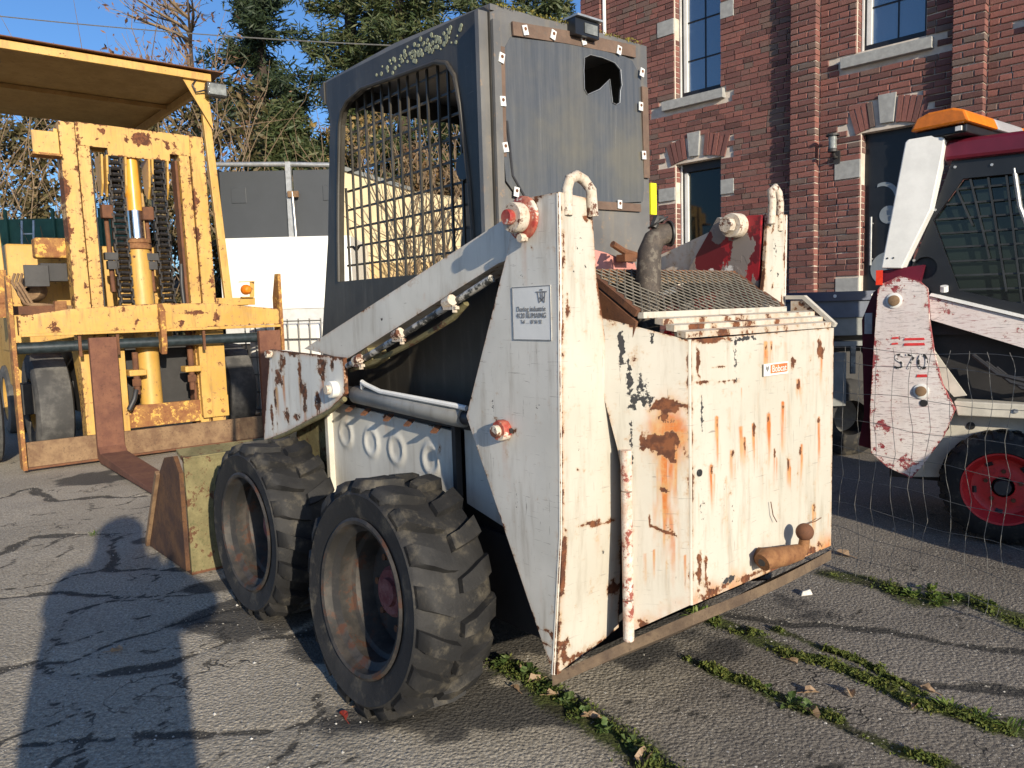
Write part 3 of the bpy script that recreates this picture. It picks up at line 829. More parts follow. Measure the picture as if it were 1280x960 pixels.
def build_house():
    rs = random.Random(5)
    # mortar body with real openings, 0.3 m thick
    def fn(a, b, d): return (a, 0.012 + d, b)
    holes = [[(s0, y0), (s1, y0), (s1, y1), (s0, y1)] for s0, s1, y0, y1 in WINS]
    wall = holed("wall", [(-3.36, 0), (4.2, 0), (4.2, 6.6), (-3.36, 6.6)], holes, fn, 0.3, M['mortar'], HOUSE)
    MB().box(-3.36, -3.06, 0.32, 7, 0, 6.6).box(-3.0, 4.2, 6.7, 7, 0, 6.6).box(3.9, 4.2, 0.32, 6.7, 0, 6.6).build("rear_wall", M['mortar'], HOUSE)
    MB().prism([(-3.5, 6.6), (4.3, 6.6), (4.3, 6.75), (-3.5, 6.75)], lambda a, b, t: (a, -0.25 + 7.5 * t, b + (1.8 if t > 2 else 0))).build("roof", M['dark'], HOUSE)
    for a, b in PIL: MB().box(a + 0.012, b - 0.012, -0.078, 0.011, 0, 6.6).build("pilaster_core", M['mortar'], HOUSE)
    # stone plinth
    MB().box(-3.38, 4.22, -0.11, 0.010, 0, 0.62).build("plinth", M['bluestone'], HOUSE, bevel=.01)
    bricks = []
    z, row = 0.63, 0
    while z < 6.2:
        for s0, s1, y0 in [(-3.36, -3.06, -.09), (-3.06, -.681, 0), (-.681, -.415, -.09), (-.415, .777, 0), (.777, 1.035, -.09), (1.035, 2.35, 0), (2.35, 2.6, -.09), (2.6, 4.2, 0)]:
            cuts = [s0]
            pil = y0 < 0
            x = s0 + (0.085 if row % 2 else 0.178)
            while x < s1 - 0.05:
                cuts.append(x)
                l = 0.178 if rs.random() < (0.9 if pil else 0.62) else 0.092
                x += l + 0.010
            cuts.append(s1)
            # cut at the jambs so the bricks finish neatly beside openings
            for w0, w1, a0, a1 in WINS + STONES:
                if z < a1 and z + C_ > a0:
                    for e in (w0, w1):
                        if s0 < e < s1:
                            cuts = [q for q in cuts if abs(q - e) > 0.045 or q in (s0, s1)] + [e]
            cuts = sorted(cuts)
            for a, b in zip(cuts[:-1], cuts[1:]):
                if b - a < 0.03: continue
                za, zb = z, z + C_ - 0.0095
                if not free(a, b, za, zb): continue
                fr = y0 - 0.002 - rs.random() * 0.007
                jz = rs.uniform(-.0022, .0022)
                bricks.append((a + 0.0045, b - 0.0045, fr, y0 + 0.03 if not pil else 0.02, za + jz, zb + jz + rs.uniform(-.002, .002)))
        z += C_
        row += 1
    # jamb returns of openings: bricks turn the corner
    for s0, s1, y0, y1 in WINS:
        for z0 in np.arange(0.63 + math.ceil((y0 - 0.63) / C_) * C_, y1 - 0.03, C_):
            blocked = any(abs(st[1] - s0) < .01 and z0 < st[3] and z0 + C_ > st[2] for st in STONES)
            if not blocked: bricks.append((s0 - 0.004, s0 + 0.006, 0.030, 0.115, z0, z0 + C_ - 0.0095))
            bricks.append((s1 - 0.006, s1 + 0.004, 0.030, 0.115, z0, z0 + C_ - 0.0095))
    # which show largest in the photograph: in frame, not behind the second loader, nearest first
    hm = Matrix.Translation(HOUSE.location) @ Matrix.Rotation(HOUSE.rotation_euler.z, 4, 'Z')
    inv = _m.inverted()
    def vis(b):
        p = inv @ (hm @ Vector(((b[0] + b[1]) / 2, b[2], (b[4] + b[5]) / 2)))
        px, py = 640 + 961 * p.x / -p.z, 480 - 961 * p.y / -p.z
        if not (5 < px < 1275 and 2 < py < 940) or b[1] - b[0] < 0.05: return None
        if px < 815 and py > 55: return None
        if px > 1075 and py > 150: return None
        if py > 360 or (px < 1000 and py > 300): return None
        return -p.z
    seen = [(vis(b), i) for i, b in enumerate(bricks)]
    near = {i for _, i in sorted((d, i) for d, i in seen if d is not None)[:290]}
    shapes = {}
    mass = MB()
    for i, (x0, x1, y0, y1, z0, z1) in enumerate(bricks):
        if i in near:
            key = (round(x1 - x0, 2), i % 3)
            if key not in shapes:
                l, h, q = key[0] / 2, (C_ - 0.0095) / 2, random.Random(key[1] * 7 + int(key[0] * 100))
                b = MB()
                b.add([(sx * l + q.uniform(-.002, .002), sy, sz * h + q.uniform(-.003, .003)) for sx, sy, sz in
                       ((-1, .004, -1), (1, .004, -1), (1, .1, -1), (-1, .1, -1), (-1, .004, 1), (1, .004, 1), (1, .1, 1), (-1, .1, 1))] +
                      [(sx * (l - .006) + q.uniform(-.003, .003), 0, sz * (h - .005)) for sx, sz in ((-1, -1), (1, -1), (1, 1), (-1, 1))],
                      [(0, 1, 9, 8), (1, 5, 10, 9), (5, 4, 11, 10), (4, 0, 8, 11), (8, 9, 10, 11), (3, 2, 1, 0), (4, 5, 6, 7), (1, 2, 6, 5), (3, 0, 4, 7)])
                shapes[key] = b.mesh("brick")
                shapes[key].materials.append(M['brick'])
            o = bpy.data.objects.new("brick", shapes[key])
            COL.objects.link(o)
            o.parent = HOUSE
            o.location = ((x0 + x1) / 2, y0, (z0 + z1) / 2)
            o.scale = ((x1 - x0) / key[0], 1, 1)
            o.rotation_euler = (rs.uniform(-.02, .02), rs.uniform(-.008, .008), rs.uniform(-.012, .012))
        else:
            q = rs.uniform
            mass.hexa([(x0, y0 + q(0, .002), z0), (x1, y0 + q(0, .002), z0), (x1, y1, z0), (x0, y1, z0), (x0, y0 + q(0, .002), z1), (x1, y0 + q(0, .002), z1), (x1, y1, z1), (x0, y1, z1)])
    mass.build("brickwork", M['brick_mass'], HOUSE, kind='stuff')
    # brick arches and keystones
    for s0, s1, zs, k in ARCH:
        c, hw = (s0 + s1) / 2, (s1 - s0) / 2
        n = 13
        for i in range(n):
            u = -1 + 2 * (i + 0.5) / n
            x, zb = c + u * (hw + 0.05), zs + 0.06 * (1 - min(1, abs(u)) ** 2)
            if abs(x - k) < 0.088: continue
            an = u * 0.30
            ax, az = math.sin(an), math.cos(an)
            w = (hw + 0.07) / n * 0.86
            p = []
            fr = -0.004 - rs.random() * 0.008
            for y in (fr, 0.06):
                for (dx, dz) in ((-w, 0), (w, 0), (w * 1.05, 0.235), (-w * 1.05, 0.235)):
                    p.append((x + dx * az + dz * ax, y, zb - 0.01 + dz * az - dx * ax))
            MB().hexa(p).build("brick", M['brick'], HOUSE)
        MB().hexa([(k - .064, -.02, zs + .055), (k + .056, -.02, zs + .05), (k + .056, .05, zs + .05), (k - .064, .05, zs + .055), (k - .086, -.02, zs + .315), (k + .078, -.02, zs + .315), (k + .078, .05, zs + .315), (k - .086, .05, zs + .315)]).build("keystone", M['bluestone'], HOUSE, bevel=.004)
    for s0, s1, y0, y1 in STONES: MB().box(s0 + .003, s1 - .0005, -.012, 0.112, y0 + .004, y1 - .004).build("stone_block", M['bluestone'], HOUSE, bevel=.004)
    for s0, s1, zt in ((-2.226, -1.45, 3.64), (-0.2, 0.605, 3.64), (1.36, 2.24, 3.64)):
        MB().box(s0, s1, -.055, 0.16, zt - .1, zt).build("sill", M['bluestone'], HOUSE, bevel=.004)
    # windows: frame > pane, muntins
    def window(s0, s1, y0, y1, split):
        f = 0.045
        b = MB().box(s0 + .008, s0 + f, .115, .175, y0 + .004, y1).box(s1 - f, s1 - .008, .115, .175, y0 + .004, y1).box(s0 + f + .001, s1 - f - .001, .115, .175, y0 + .004, y0 + .075).box(s0 + f + .001, s1 - f - .001, .115, .175, y1 - .09, y1 + .06)
        fr = b.build("window", M['shutter'], HOUSE)
        MB().box(s0 + f + .002, s0 + f + .042, .128, .17, y0 + .077, y1 - .092).build("sash", M['white_bits'], fr)
        MB().box(s0 + .012, s0 + .030, .100, .114, y0 + .01, y1).build("trim_strip", M['white_bits'], fr)
        MB().box(s0 + f, s1 - f, .160, .166, y0 + .07, y1 - .08).build("pane", M['glass_house'] if split else M['glass_dark'], fr)
        if split:
            c = (s0 + s1) / 2 + .02
            MB().box(c - .006, c + .006, .150, .159, y0 + .076, y1 - .091).build("muntin", M['shutter'], fr)
            for zz in (y0 + .42, y0 + .84):
                MB().box(s0 + f + .043, c - .008, .149, .159, zz - .006, zz + .006).box(c + .008, s1 - f - .002, .149, .159, zz - .006, zz + .006).build("muntin", M['shutter'], fr)
        MB().box(s0 - .1, s1 + .1, .9, .92, y0 - .1, y1 + .1).box(s0 - .1, s0 - .08, .32, .9, y0 - .1, y1 + .1).box(s1 + .08, s1 + .1, .32, .9, y0 - .1, y1 + .1).build("room_shell", M['dark'], fr)
    for i in (0, 2, 4): window(*WINS[i], True)
    window(*WINS[1], False)
    # door with cut-glass moons and a long handle
    s0, s1, y0, y1 = WINS[3]
    d = MB().box(s0 + .004, s1 - .004, .11, .17, y0, y1 + .06).build("door", M['shutter'], HOUSE)
    MB().box(s0 + .05, s1 - .05, .098, .109, y0 + .1, y1 - .13).build("door_leaf", M['black_gloss'], d)
    fnD = lambda a, b, t_: (a, .097 - .006 * t_, b)
    M['frosted'] = plain("frosted_glass", (0.22, 0.25, 0.27), 0.3, 0, 0.1)
    moon = [(0.17 + .13 * math.cos(w), 2.31 + .13 * math.sin(w)) for w in np.linspace(2.0, 0.05, 14)] + [(0.15 + .125 * math.cos(w), 2.27 + .135 * math.sin(w)) for w in np.linspace(0.2, 1.9, 14)]
    MB().prism(moon, fnD).build("glass_moon", M['frosted'], d)
    for zz, rr in ((2.13, .085), (1.62, .16)): MB().prism(ring2d(24, rr, (0.22, zz)), fnD).build("glass_disc", M['frosted'], d)
    MB().tube([(.075, .045, 1.66), (.075, .045, 2.12)], .011, 10).tube([(.075, .045, 1.72), (.075, .1, 1.72)], .008, 8).tube([(.075, .045, 2.06), (.075, .1, 2.06)], .008, 8).build("handle", M['grey_steel'], d)
    MB().box(s0 - .1, s1 + .1, .5, .52, .6, 3.1).build("hall_back", M['dark'], HOUSE)
    # white downpipe beside the left corner
    p = MB().tube([(-3.03, -.045, .7), (-3.03, -.045, 6.5)], .022, 12).build("downpipe", M['white_bits'], HOUSE, True)

build_house()

def wall_lamp():
    root = empty("wall_lamp", HOUSE.matrix_basis @ Vector((-.235, 0, 2.66)), HOUSE.rotation_euler.z, "small glass cylinder lantern on the brick wall beside the dark door", "lamp")
    MB().tube([(0, -.006, .06), (0, -.07, .06), (0, -.11, .10)], .014, 8).build("arm", M['cap_black'], root)
    MB().box(-.03, .03, -.02, -.001, .0, .12).build("back_plate", M['cap_black'], root)
    MB().lathe([(1e-3, .10), (.045, .10), (.045, .125), (1e-3, .13)], (0, -.12, 0), (0, 0, 1), 20).build("base", M['cap_black'], root)
    MB().lathe([(.038, .13), (.038, .25)], (0, -.12, 0), (0, 0, 1), 20).build("glass", M['lens'], root, True)
    MB().lathe([(.062, .25), (.062, .265), (1e-3, .285)], (0, -.12, 0), (0, 0, 1), 20).build("cap", M['cap_black'], root)

bpy.context.view_layer.update()
wall_lamp()
# ---------------------------------------------------------------- the white skid-steer loader
FR = R(129.5)
ORIGIN = Vector((-0.39445, 2.35873, 0))
LD = empty("skid_steer_loader", ORIGIN, FR, "old white skid-steer loader with rust-streaked tailgate and black mesh cab, nearest machine", "loader")
def q(X, v, Z): return (X, -v, Z)                 # X forward along the machine, v to its right, Z up
def side(v0, s=1): return lambda a, b, d: q(a, v0 + s * d, b)      # plate facing left (s = 1) or right (s = -1)
def rear(x0): return lambda a, b, d: q(x0 + d, a, b)               # plate facing back

def bx(m, X0, X1, v0, v1, Z0, Z1): return m.box(X0, X1, -v0, -v1, Z0, Z1)

def blob(a, b, spots, sharp=60):
    r = np.zeros_like(a)
    for x, y, w, h, p in spots:
        d = np.hypot((a - x) / w, (b - y) / h)
        r = np.maximum(r, p * np.clip(1.6 - d + (fbm(a * sharp, b * sharp, 4, x * 9) - 0.5) * 2.0, 0, 1))
    return r

def runs(a, b, spots):
    """rust running down below each spot: (x, y of top, half width, length, strength)"""
    g = np.zeros_like(a)
    for x, y, w, l, p in spots:
        wob = (fbm(b * 6, a * 0 + x * 31, 2) - 0.5) * w * 0.9
        dn = np.clip((y - b) / l, 0, 1)
        inside = (b <= y + 0.006) & (b > y - l)
        k = np.exp(-((a - x - wob) / (w * (0.55 + 0.45 * dn))) ** 2) * (1 - dn) ** 0.7
        k = k * np.clip(2.6 * fbm(a * 130, b * 7, 4, x) - .45, 0, 1.25)
        g = np.maximum(g, np.where(inside, k * p, 0))
    return g

# --- wheels
def tyre_mesh(Rt, W, rim, n, seed):
    rs = random.Random(seed)
    h, b = W / 2, MB()
    prof = [(rim, -h * .80), (rim + .018, -h * .92), (rim + (Rt - rim) * .45, -h * 1.0), (Rt - .05, -h * .97), (Rt - .040, -h * .88), (Rt - .031, -h * .4), (Rt - .029, 0), (Rt - .031, h * .4), (Rt - .040, h * .88),
            (Rt - .05, h * .97), (rim + (Rt - rim) * .62, h * 1.015), (rim + (Rt - rim) * .58, h * 1.0), (rim + (Rt - rim) * .30, h * .985), (rim + .02, h * .93), (rim + .006, h * .90), (rim, h * .80)]
    b.lathe(prof, n=72)
    for s in (-1, 1):
        for k in range(n):
            th0 = 2 * math.pi * (k + (0.5 if s > 0 else 0)) / n
            path = [(h * .985, 0.0, Rt - .034, .066), (h * .88, .02, Rt - .004, .066), (h * .62, .07, Rt + .001, .062), (h * .30, .125, Rt + .002, .056), (h * .02, .155, Rt - .001, .048)]
            vs = []
            for y, dt, rr, w in path:
                w = w * 0.5 / Rt * rs.uniform(.88, 1.1)
                j = rs.uniform(-.007, .002)
                for dth, r_ in ((-w * 1.15, Rt - .05 if y > h * .9 else Rt - .038), (-w, rr + j), (w, rr + j + rs.uniform(-.003, .001)), (w * 1.15, Rt - .05 if y > h * .9 else Rt - .038)):
                    th = th0 + dt + dth
                    vs.append((r_ * math.cos(th), s * y, r_ * math.sin(th)))
            fs = []
            for i in range(len(path) - 1):
                for c in range(3): fs.append((i * 4 + c, i * 4 + c + 1, i * 4 + c + 5, i * 4 + c + 4))
            fs += [(3, 2, 1, 0), tuple(len(path) * 4 - 4 + c for c in range(4))]
            # shoulder: the lug runs down the sidewall
            b.add(vs, fs)
            o = [vs[0], vs[1], vs[2], vs[3]]
            rr = Rt - .075
            dn = []
            for dth in (-.08, -.06, .06, .08):
                th = th0 + dth
                dn.append((rr * math.cos(th), s * (h * .985), rr * math.sin(th)))
            b.add(o + dn, [(0, 1, 5, 4), (1, 2, 6, 5), (2, 3, 7, 6)])
    return b

def wheel(X, v, Z, Rt, W, flip=False, camber=0.0, yaw=0.0, spin=0.0, seed=1):
    w = empty("wheel", q(X, v + (W / 2 if not flip else -W / 2), Z), 0)
    w.parent = LD
    w.rotation_mode = 'ZXY'
    w.rotation_euler = (camber, 0, (math.pi if flip else 0) + yaw)
    rim = 0.252
    h = W / 2
    o = tyre_mesh(Rt, W, rim, 18, seed).build("tyre", M['black_rubber'], w, True)
    o.data.set_sharp_from_angle(angle=R(62))
    o.rotation_euler = (0, spin, 0)
    MB().lathe([(rim + .004, h * .90), (rim + .016, h * .955), (rim + .006, h * 1.0), (rim - .006, h * .97), (rim - .012, h * .78), (rim - .034, h * .66), (rim - .030, h * .30), (rim - .045, h * .24), (rim - .055, h * .02), (rim - .058, h * -.2), (.10, h * -.22), (.10, h * -.8), (rim - .03, h * -.8), (rim, h * -.85)], n=56).build("rim", M['rim'], w, True)
    hub = MB().lathe([(.088, h * -.26), (.088, h * .06), (.076, h * .14), (.050, h * .15), (.046, h * .24), (1e-3, h * .25)], n=28)
    hub.build("hub", M['red_hub'], w, True)
    for k in range(8):
        a = 2 * math.pi * k / 8
        MB().lathe([(.013, h * -.22), (.013, h * -.06), (1e-3, h * -.05)], (.135 * math.cos(a), 0, .135 * math.sin(a)), n=6).build("wheel_nut", M['rust'], w)
    return w

wheel(.195, -.03, .386, .403, .295, camber=.09, yaw=.02, spin=.1, seed=1)
wheel(1.29, -.005, .388, .400, .295, camber=.02, yaw=.03, spin=.3, seed=2)
wheel(.185, 1.69, .385, .397, .295, True, seed=3)
wheel(1.28, 1.69, .385, .397, .295, True, seed=4)

# --- body
m = MB()
bx(m, -.42, 1.70, .40, 1.29, .27, .58)
bx(m, -.30, 1.30, .42, 1.27, .58, .93)
m.build("chassis", M['dark'], LD)
dims = [(.967, .825), (.743, .812), (.545, .806), (.30, .798)]
def dimple(a, b):
    r = np.zeros_like(a)
    for x, y in dims:
        d = np.hypot(a - x, b - y)
        r += .0075 * np.exp(-((d - .052) / .014) ** 2)
    return r
def panel_wear(a, b):
    r = blob(a, b, [(.62, .93, .03, .012, .9), (.30, .93, .02, .012, .8), (.24, .83, .01, .02, .8), (.40, .91, .03, .03, .3)])
    return r, runs(a, b, [(.62, .92, .02, .1, .5), (.95, .93, .02, .12, .4), (.25, .9, .02, .2, .4), (.74, .93, .02, .08, .4)]), r * 0
side_panel = plate("side_panel", [(.15, .92), (1.09, .955), (1.09, .40), (.15, .40)], side(.36), .02, M['white_clean'], LD, .009, panel_wear, .002, .25, dimple)
for x in (1.0, .86, .73, .55, .40, .22):
    o = MB().bar(q(x, .345, .965 - (1.09 - x) * .035), q(x - .03, .30, .95 - (1.09 - x) * .035), .022, .008).build("bolt_tab", M['rust'], side_panel)
MB().box(.128, .150, -.35, -.375, .30, .95).build("panel_edge", M['dark'], LD)
m = MB(); bx(m, 1.092, 1.125, .335, .38, .35, .965); m.build("corner_bar", M['cream'], LD, bevel=.004)
plate("front_side_panel", [(1.13, .97), (1.62, .80), (1.62, .35), (1.13, .35)], side(.37), .02, M['moss_paint'], LD, .05)
plate("rear_side_panel", [(-.30, .96), (.12, .94), (.12, .66), (-.16, .60), (-.30, .62)], side(.385), .02, M['white_clean'], LD, .04, None, .003, .3)
plate("side_panel", [(-.40, .93), (1.6, .93), (1.6, .38), (-.40, .38)], side(1.33, -1), .02, M['white_clean'], LD, .1)
MB().prism([(-.30, .93), (1.15, .93), (1.15, .985), (-.30, .955)], lambda a, b, t_: q(a, .37 + .9 * t_, b)).build("deck_plate", M['dark'], LD)

# --- uprights: outer plate, rear flange, inner plate
UP = [(-.339, 1.661), (-.515, 1.660), (-.512, 1.44), (-.492, .70), (-.445, .262), (-.054, 1.003), (-.284, 1.504)]
UPR = [(.275, 1.661), (.398, 1.650), (.414, 1.446), (.514, .918), (.537, .335), (.40, .292), (.275, .264)]
def upright_wear(a, b):
    sp = [(-.505, 1.157, .004, .04, .9), (-.505, .999, .004, .03, .9), (-.45, .444, .006, .05, 1), (-.446, .357, .006, .03, 1), (-.33, 1.645, .03, .02, .9), (-.42, 1.655, .04, .008, .9), (-.25, .979, .05, .025, .8), (-.262, .92, .006, .05, .8),
          (-.44, .30, .02, .02, .8), (-.47, 1.33, .008, .008, .9), (-.40, 1.52, .006, .012, .6)]
    r = blob(a, b, sp)
    r = np.maximum(r, .85 * np.exp(-(seg_dist(a, b + (fbm(a * 30, b * 0, 2) - .5) * .02, [(-.30, .40), (-.45, .385)]) / .006) ** 2) * (a < -.33))
    r = np.maximum(r, .85 * np.exp(-(seg_dist(a, b + (fbm(a * 30, b * 0, 2) - .5) * .02, [(-.38, .345), (-.46, .34)]) / .006) ** 2))
    g = runs(a, b, [(-.36, 1.55, .02, .25, .45), (-.25, .96, .03, .25, .5), (-.46, 1.1, .01, .2, .3), (-.40, .55, .015, .2, .3)])
    k = blob(a, b, [(-.35, 1.43, .01, .01, .8), (-.40, 1.05, .012, .03, .5), (-.20, 1.05, .006, .03, .6), (-.42, .62, .006, .012, .9), (-.30, .75, .01, .03, .5)], 90)
    return r, g, k
def flange_wear(a, b):
    r = blob(a, b, [(.285, .62, .006, .10, 1), (.44, .70, .05, .008, 1), (.40, .71, .05, .006, .9), (.50, .47, .02, .03, .9), (.52, .80, .01, .02, .7), (.284, 1.52, .01, .05, .8), (.30, 1.35, .006, .03, .8), (.38, 1.60, .02, .02, .8), (.30, .33, .015, .05, 1), (.35, .30, .05, .012, 1), (.46, .31, .05, .012, .7), (.36, 1.40, .006, .006, 1), (.34, .88, .012, .006, .9)])
    g = runs(a, b, [(.43, .70, .02, .12, .5), (.50, .45, .02, .12, .6), (.285, .55, .015, .2, .5)])
    k = blob(a, b, [(.33, 1.44, .01, .012, .9), (.372, 1.46, .006, .006, 1), (.35, 1.53, .02, .04, .45), (.34, .95, .006, .012, .7), (.45, .6, .006, .012, .6), (.33, 1.2, .006, .03, .45)], 90)
    return r, g, k
def upright(sgn):
    v = (lambda d: d) if sgn > 0 else (lambda d: 1.69 - d)
    root = plate("upright", UP, lambda a, b, d: q(a, v(.27 + d), b), .014, M['white'], LD, .014, upright_wear, .0025, .55, None, 1.0 if sgn > 0 else 7.0)
    plate("rear_flange", UPR, lambda a, b, d: q(-.502 - .004 + d + np.interp(b, [.26, .70, 1.44, 1.66], [.050, .010, -.006, -.008]), v(a), b), .012, M['white_tail'], root, .012, flange_wear, .002, .7, None, 2.0)
    # rounded bend between plate and flange
    pts = [(-.445, .262), (-.492, .70), (-.512, 1.44), (-.515, 1.658)]
    MB().tube([q(x + .006, v(.276), z) for x, z in pts], .0072, 10).build("bend", M['white'], root, True)
    plate("inner_plate", [(-.495, 1.655), (-.31, 1.665), (-.19, 1.50), (.02, 1.10), (-.1, .70), (-.45, .50)], lambda a, b, d: q(a, v(.40 + d), b), .012, M['red_peel'] if sgn < 0 else M['white'], root, .05)
    MB().prism([(.29, 1.63), (.395, 1.63), (.395, 1.655), (.29, 1.655)], lambda a, b, t_: q(-.49 + .17 * t_, v(a), b)).build("cap_plate", M['red_peel'], root)
    # lifting eye: a bent bar
    eye = [(.306, 1.60), (.306, 1.672), (.317, 1.698), (.345, 1.710), (.373, 1.700), (.388, 1.672), (.394, 1.60)] if sgn > 0 else [(.320, 1.60), (.318, 1.70), (.328, 1.735), (.350, 1.752), (.374, 1.738), (.386, 1.70), (.392, 1.62)]
    MB().tube([q(-.512 - (.012 if i > 4 else 0), v(a), b) for i, (a, b) in enumerate(eye)], .0155 if sgn > 0 else .0145, 12).build("lifting_eye", M['cream_bolt'], root, True)
    return root
up_left = upright(1)
up_right = upright(-1)
def pin(X, Z, v0, s, big):
    if big:
        MB().disc(q(X, v0, Z), (0, s, 0), .062, .016, 28).build("pin_plate", M['red_bolt'], up_left if s > 0 else up_right, True)
        MB().disc(q(X, v0 - s * .016, Z), (0, s, 0), .043, .036, 24).build("pin_boss", M['cream_bolt'], up_left if s > 0 else up_right, True)
        MB().disc(q(X, v0 - s * .052, Z), (0, s, 0), .022, .020, 14).build("pin_bolt", M['red_bolt'], up_left if s > 0 else up_right, True)
        MB().disc(q(X - .012, v0 - s * .01, Z - .058), (0, s, 0), .013, .024, 8).build("lock_bolt", M['cream_bolt'], up_left if s > 0 else up_right)
    else:
        MB().disc(q(X, v0, Z), (0, s, 0), .033, .030, 10).build("pin_boss", M['red_bolt'], up_left, True)
        MB().disc(q(X, v0 - s * .030, Z), (0, s, 0), .019, .018, 12).build("pin_bolt", M['cream_bolt'], up_left, True)
        MB().disc(q(X - .03, v0, Z), (0, s, 0), .009, .012, 6).build("lock_bolt", M['dark'], up_left)
pin(-.373, 1.605, .27, 1, True)
pin(-.255, .979, .27, 1, False)
MB().disc(q(-.40, 1.29, 1.625), (0, 1, 0), .045, .06, 24).build("pin_boss", M['cream_bolt'], up_right, True)
MB().disc(q(-.40, 1.228, 1.625), (0, 1, 0), .028, .03, 8).build("pin_bolt", M['cream_bolt'], up_right, True)
MB().disc(q(-.495, .355, 1.44), (1, 0, 0), .008, .004, 10).build("drilled_hole", M['ink_black'], up_left)
# maker's plate with print
fl = lambda a, b, d: q(-.392 - a, .2695 - .0015 - d, 1.333 + b)
m = MB().prism([(-.083, -.078), (.083, -.078), (.083, .078), (-.083, .078)], lambda a, b, t_: fl(a, b, -.0012 * t_ - .0002)).build("paper_label", M['sticker'], up_left)
frm = MB()
for a0, b0, a1, b1 in ((-.083, .0765, .083, .0765), (-.083, -.0765, .083, -.0765), (-.0825, -.078, -.0825, .078), (.0825, -.078, .0825, .078)):
    frm.bar(fl(a0, b0, .0004), fl(a1, b1, .0004), .002, .0008, (0, 1, 0))
for a0, b0, a1, b1 in ((.022, .060, .070, .060), (.030, .060, .036, .030), (.062, .060, .058, .030), (.036, .044, .058, .030), (.058, .046, .036, .030), (.043, .060, .045, .036), (.052, .060, .051, .036), (.040, .066, .052, .066)):
    frm.bar(fl(a0, b0, .0006), fl(a1, b1, .0006), .0032, .0008, (0, 1, 0))
frm.build("label_print", M['ink'], up_left)
for i, (tx, zz, sz) in enumerate((("Doring industrie", .006, .021), ("4120 RUMAING", -.013, .021), ("Tel  . .  87 56 52", -.029, .015))):
    words("label_print", tx, sz, lambda a, b, d, zz=zz: fl(a, b + zz, d + .0006), M['ink'], up_left, .92)

# --- lift arms
def arm(sgn):
    v = (lambda d: d) if sgn > 0 else (lambda d: 1.69 - d)
    def wear(a, b):
        r = blob(a, b, [(1.1, 1.21, .1, .01, .7), (.3, 1.44, .1, .006, .8), (.6, 1.36, .06, .006, .8)])
        return r, runs(a, b, [(.2, 1.40, .02, .08, .3)]), blob(a, b, [(-.27, 1.56, .006, .03, 1), (.5, 1.32, .01, .01, 1)], 80)
    root = plate("lift_arm", [(-.30, 1.630), (1.20, 1.195), (.80, 1.160), (-.216, 1.487), (-.30, 1.50)], lambda a, b, d: q(a, v(.292 + d), b), .095, M['white_clean'], LD, .02, wear, .002, .5, None, 4.0)
    def fw(a, b):
        sp = [(1.40, 1.115, .035, .055, 1), (1.475, 1.05, .035, .05, 1), (1.418, 1.045, .02, .04, 1), (1.214, 1.11, .022, .055, 1), (.985, 1.115, .035, .06, 1), (1.187, 1.005, .04, .055, 1), (1.175, .95, .02, .05, 1), (1.036, .983, .026, .05, 1), (.889, 1.135, .018, .035, 1), (1.372, .87, .03, .035, 1), (1.264, .88, .03, .015, 1), (1.5, .95, .012, .09, 1), (1.55, .85, .02, .06, 1), (1.28, 1.17, .05, .01, 1), (.83, 1.165, .04, .012, 1)]
        r = blob(a, b, sp, 26)
        g = runs(a, b, [(1.40, 1.06, .03, .25, .8), (1.21, 1.06, .03, .25, .7), (.985, 1.06, .04, .2, .8), (1.18, .95, .03, .2, .7), (1.04, .95, .02, .15, .8), (.86, 1.05, .03, .12, 1), (1.48, 1.0, .04, .2, .8)])
        return r, g, r * 0
    arm_low = plate("lower_arm", [(1.535, 1.185), (.782, 1.168), (.782, 1.02), (.91, .951), (1.382, .798), (1.68, .72), (1.66, .80)], lambda a, b, d: q(a, v(.268 + d), b), .016, M['peel'], root, .012, fw, .004, 1.0, None, 6.0)
    MB().prism([(1.535, 1.18), (1.70, .70), (1.95, .30), (1.80, .24), (1.55, .66), (1.40, 1.10)], lambda a, b, t_: q(a, v(.29 + .09 * t_), b)).build("arm_foot", M['peel'], root, bevel=.004)
    MB().tube([q(.775, v(.262), 1.00), q(.90, v(.262), .942), q(1.38, v(.262), .79), q(1.68, v(.262), .712)], .011, 8).build("lower_lip", M['moss_paint'], root, True)
    MB().disc(q(.86, v(.268), 1.035), (0, sgn, 0), .036, .03, 20).build("pivot_boss", M['white_bits'], root, True)
    MB().disc(q(.86, v(.240), 1.035), (0, sgn, 0), .020, .02, 12).build("pivot_pin", M['cream_bolt'], root, True)
    MB().prism([(.78, 1.16), (.72, 1.12), (.60, 1.165), (.64, 1.21)], lambda a, b, t_: q(a, v(.30 + .08 * t_), b)).build("gusset", M['moss_paint'], root)
    MB().disc(q(1.50, v(.262), 1.165), (0, sgn, 0), .018, .03, 10).build("corner_bolt", M['cream_bolt'], root)
    # hydraulic line clipped below the arm
    pts = [q(.78, v(.285), 1.135), q(.62, v(.285), 1.175), q(.34, v(.285), 1.265), q(.0, v(.285), 1.378), q(-.19, v(.285), 1.442)]
    MB().tube(pts, .0125, 10).build("hydraulic_pipe", M['hyd'], root, True)
    MB().tube([q(.80, v(.31), 1.115), q(.6, v(.31), 1.155), q(.3, v(.31), 1.240), q(.05, v(.31), 1.325), q(-.02, v(.31), 1.37)], .011, 8).build("hydraulic_hose", M['moss_paint'], root, True)
    for x, z in ((.649, 1.165), (.34, 1.268), (.01, 1.376)):
        c = MB()
        c.tube([q(x + .02, v(.262), z - .006), q(x - .02, v(.262), z + .006)], .019, 10)
        c.bar(q(x + .01, v(.252), z - .022), q(x - .06, v(.252), z - .020), .016, .010).tube([q(x - .045, v(.252), z - .035), q(x - .045, v(.252), z - .012)], .009, 6)
        c.build("pipe_clamp", M['cream_bolt'], root)
    return root
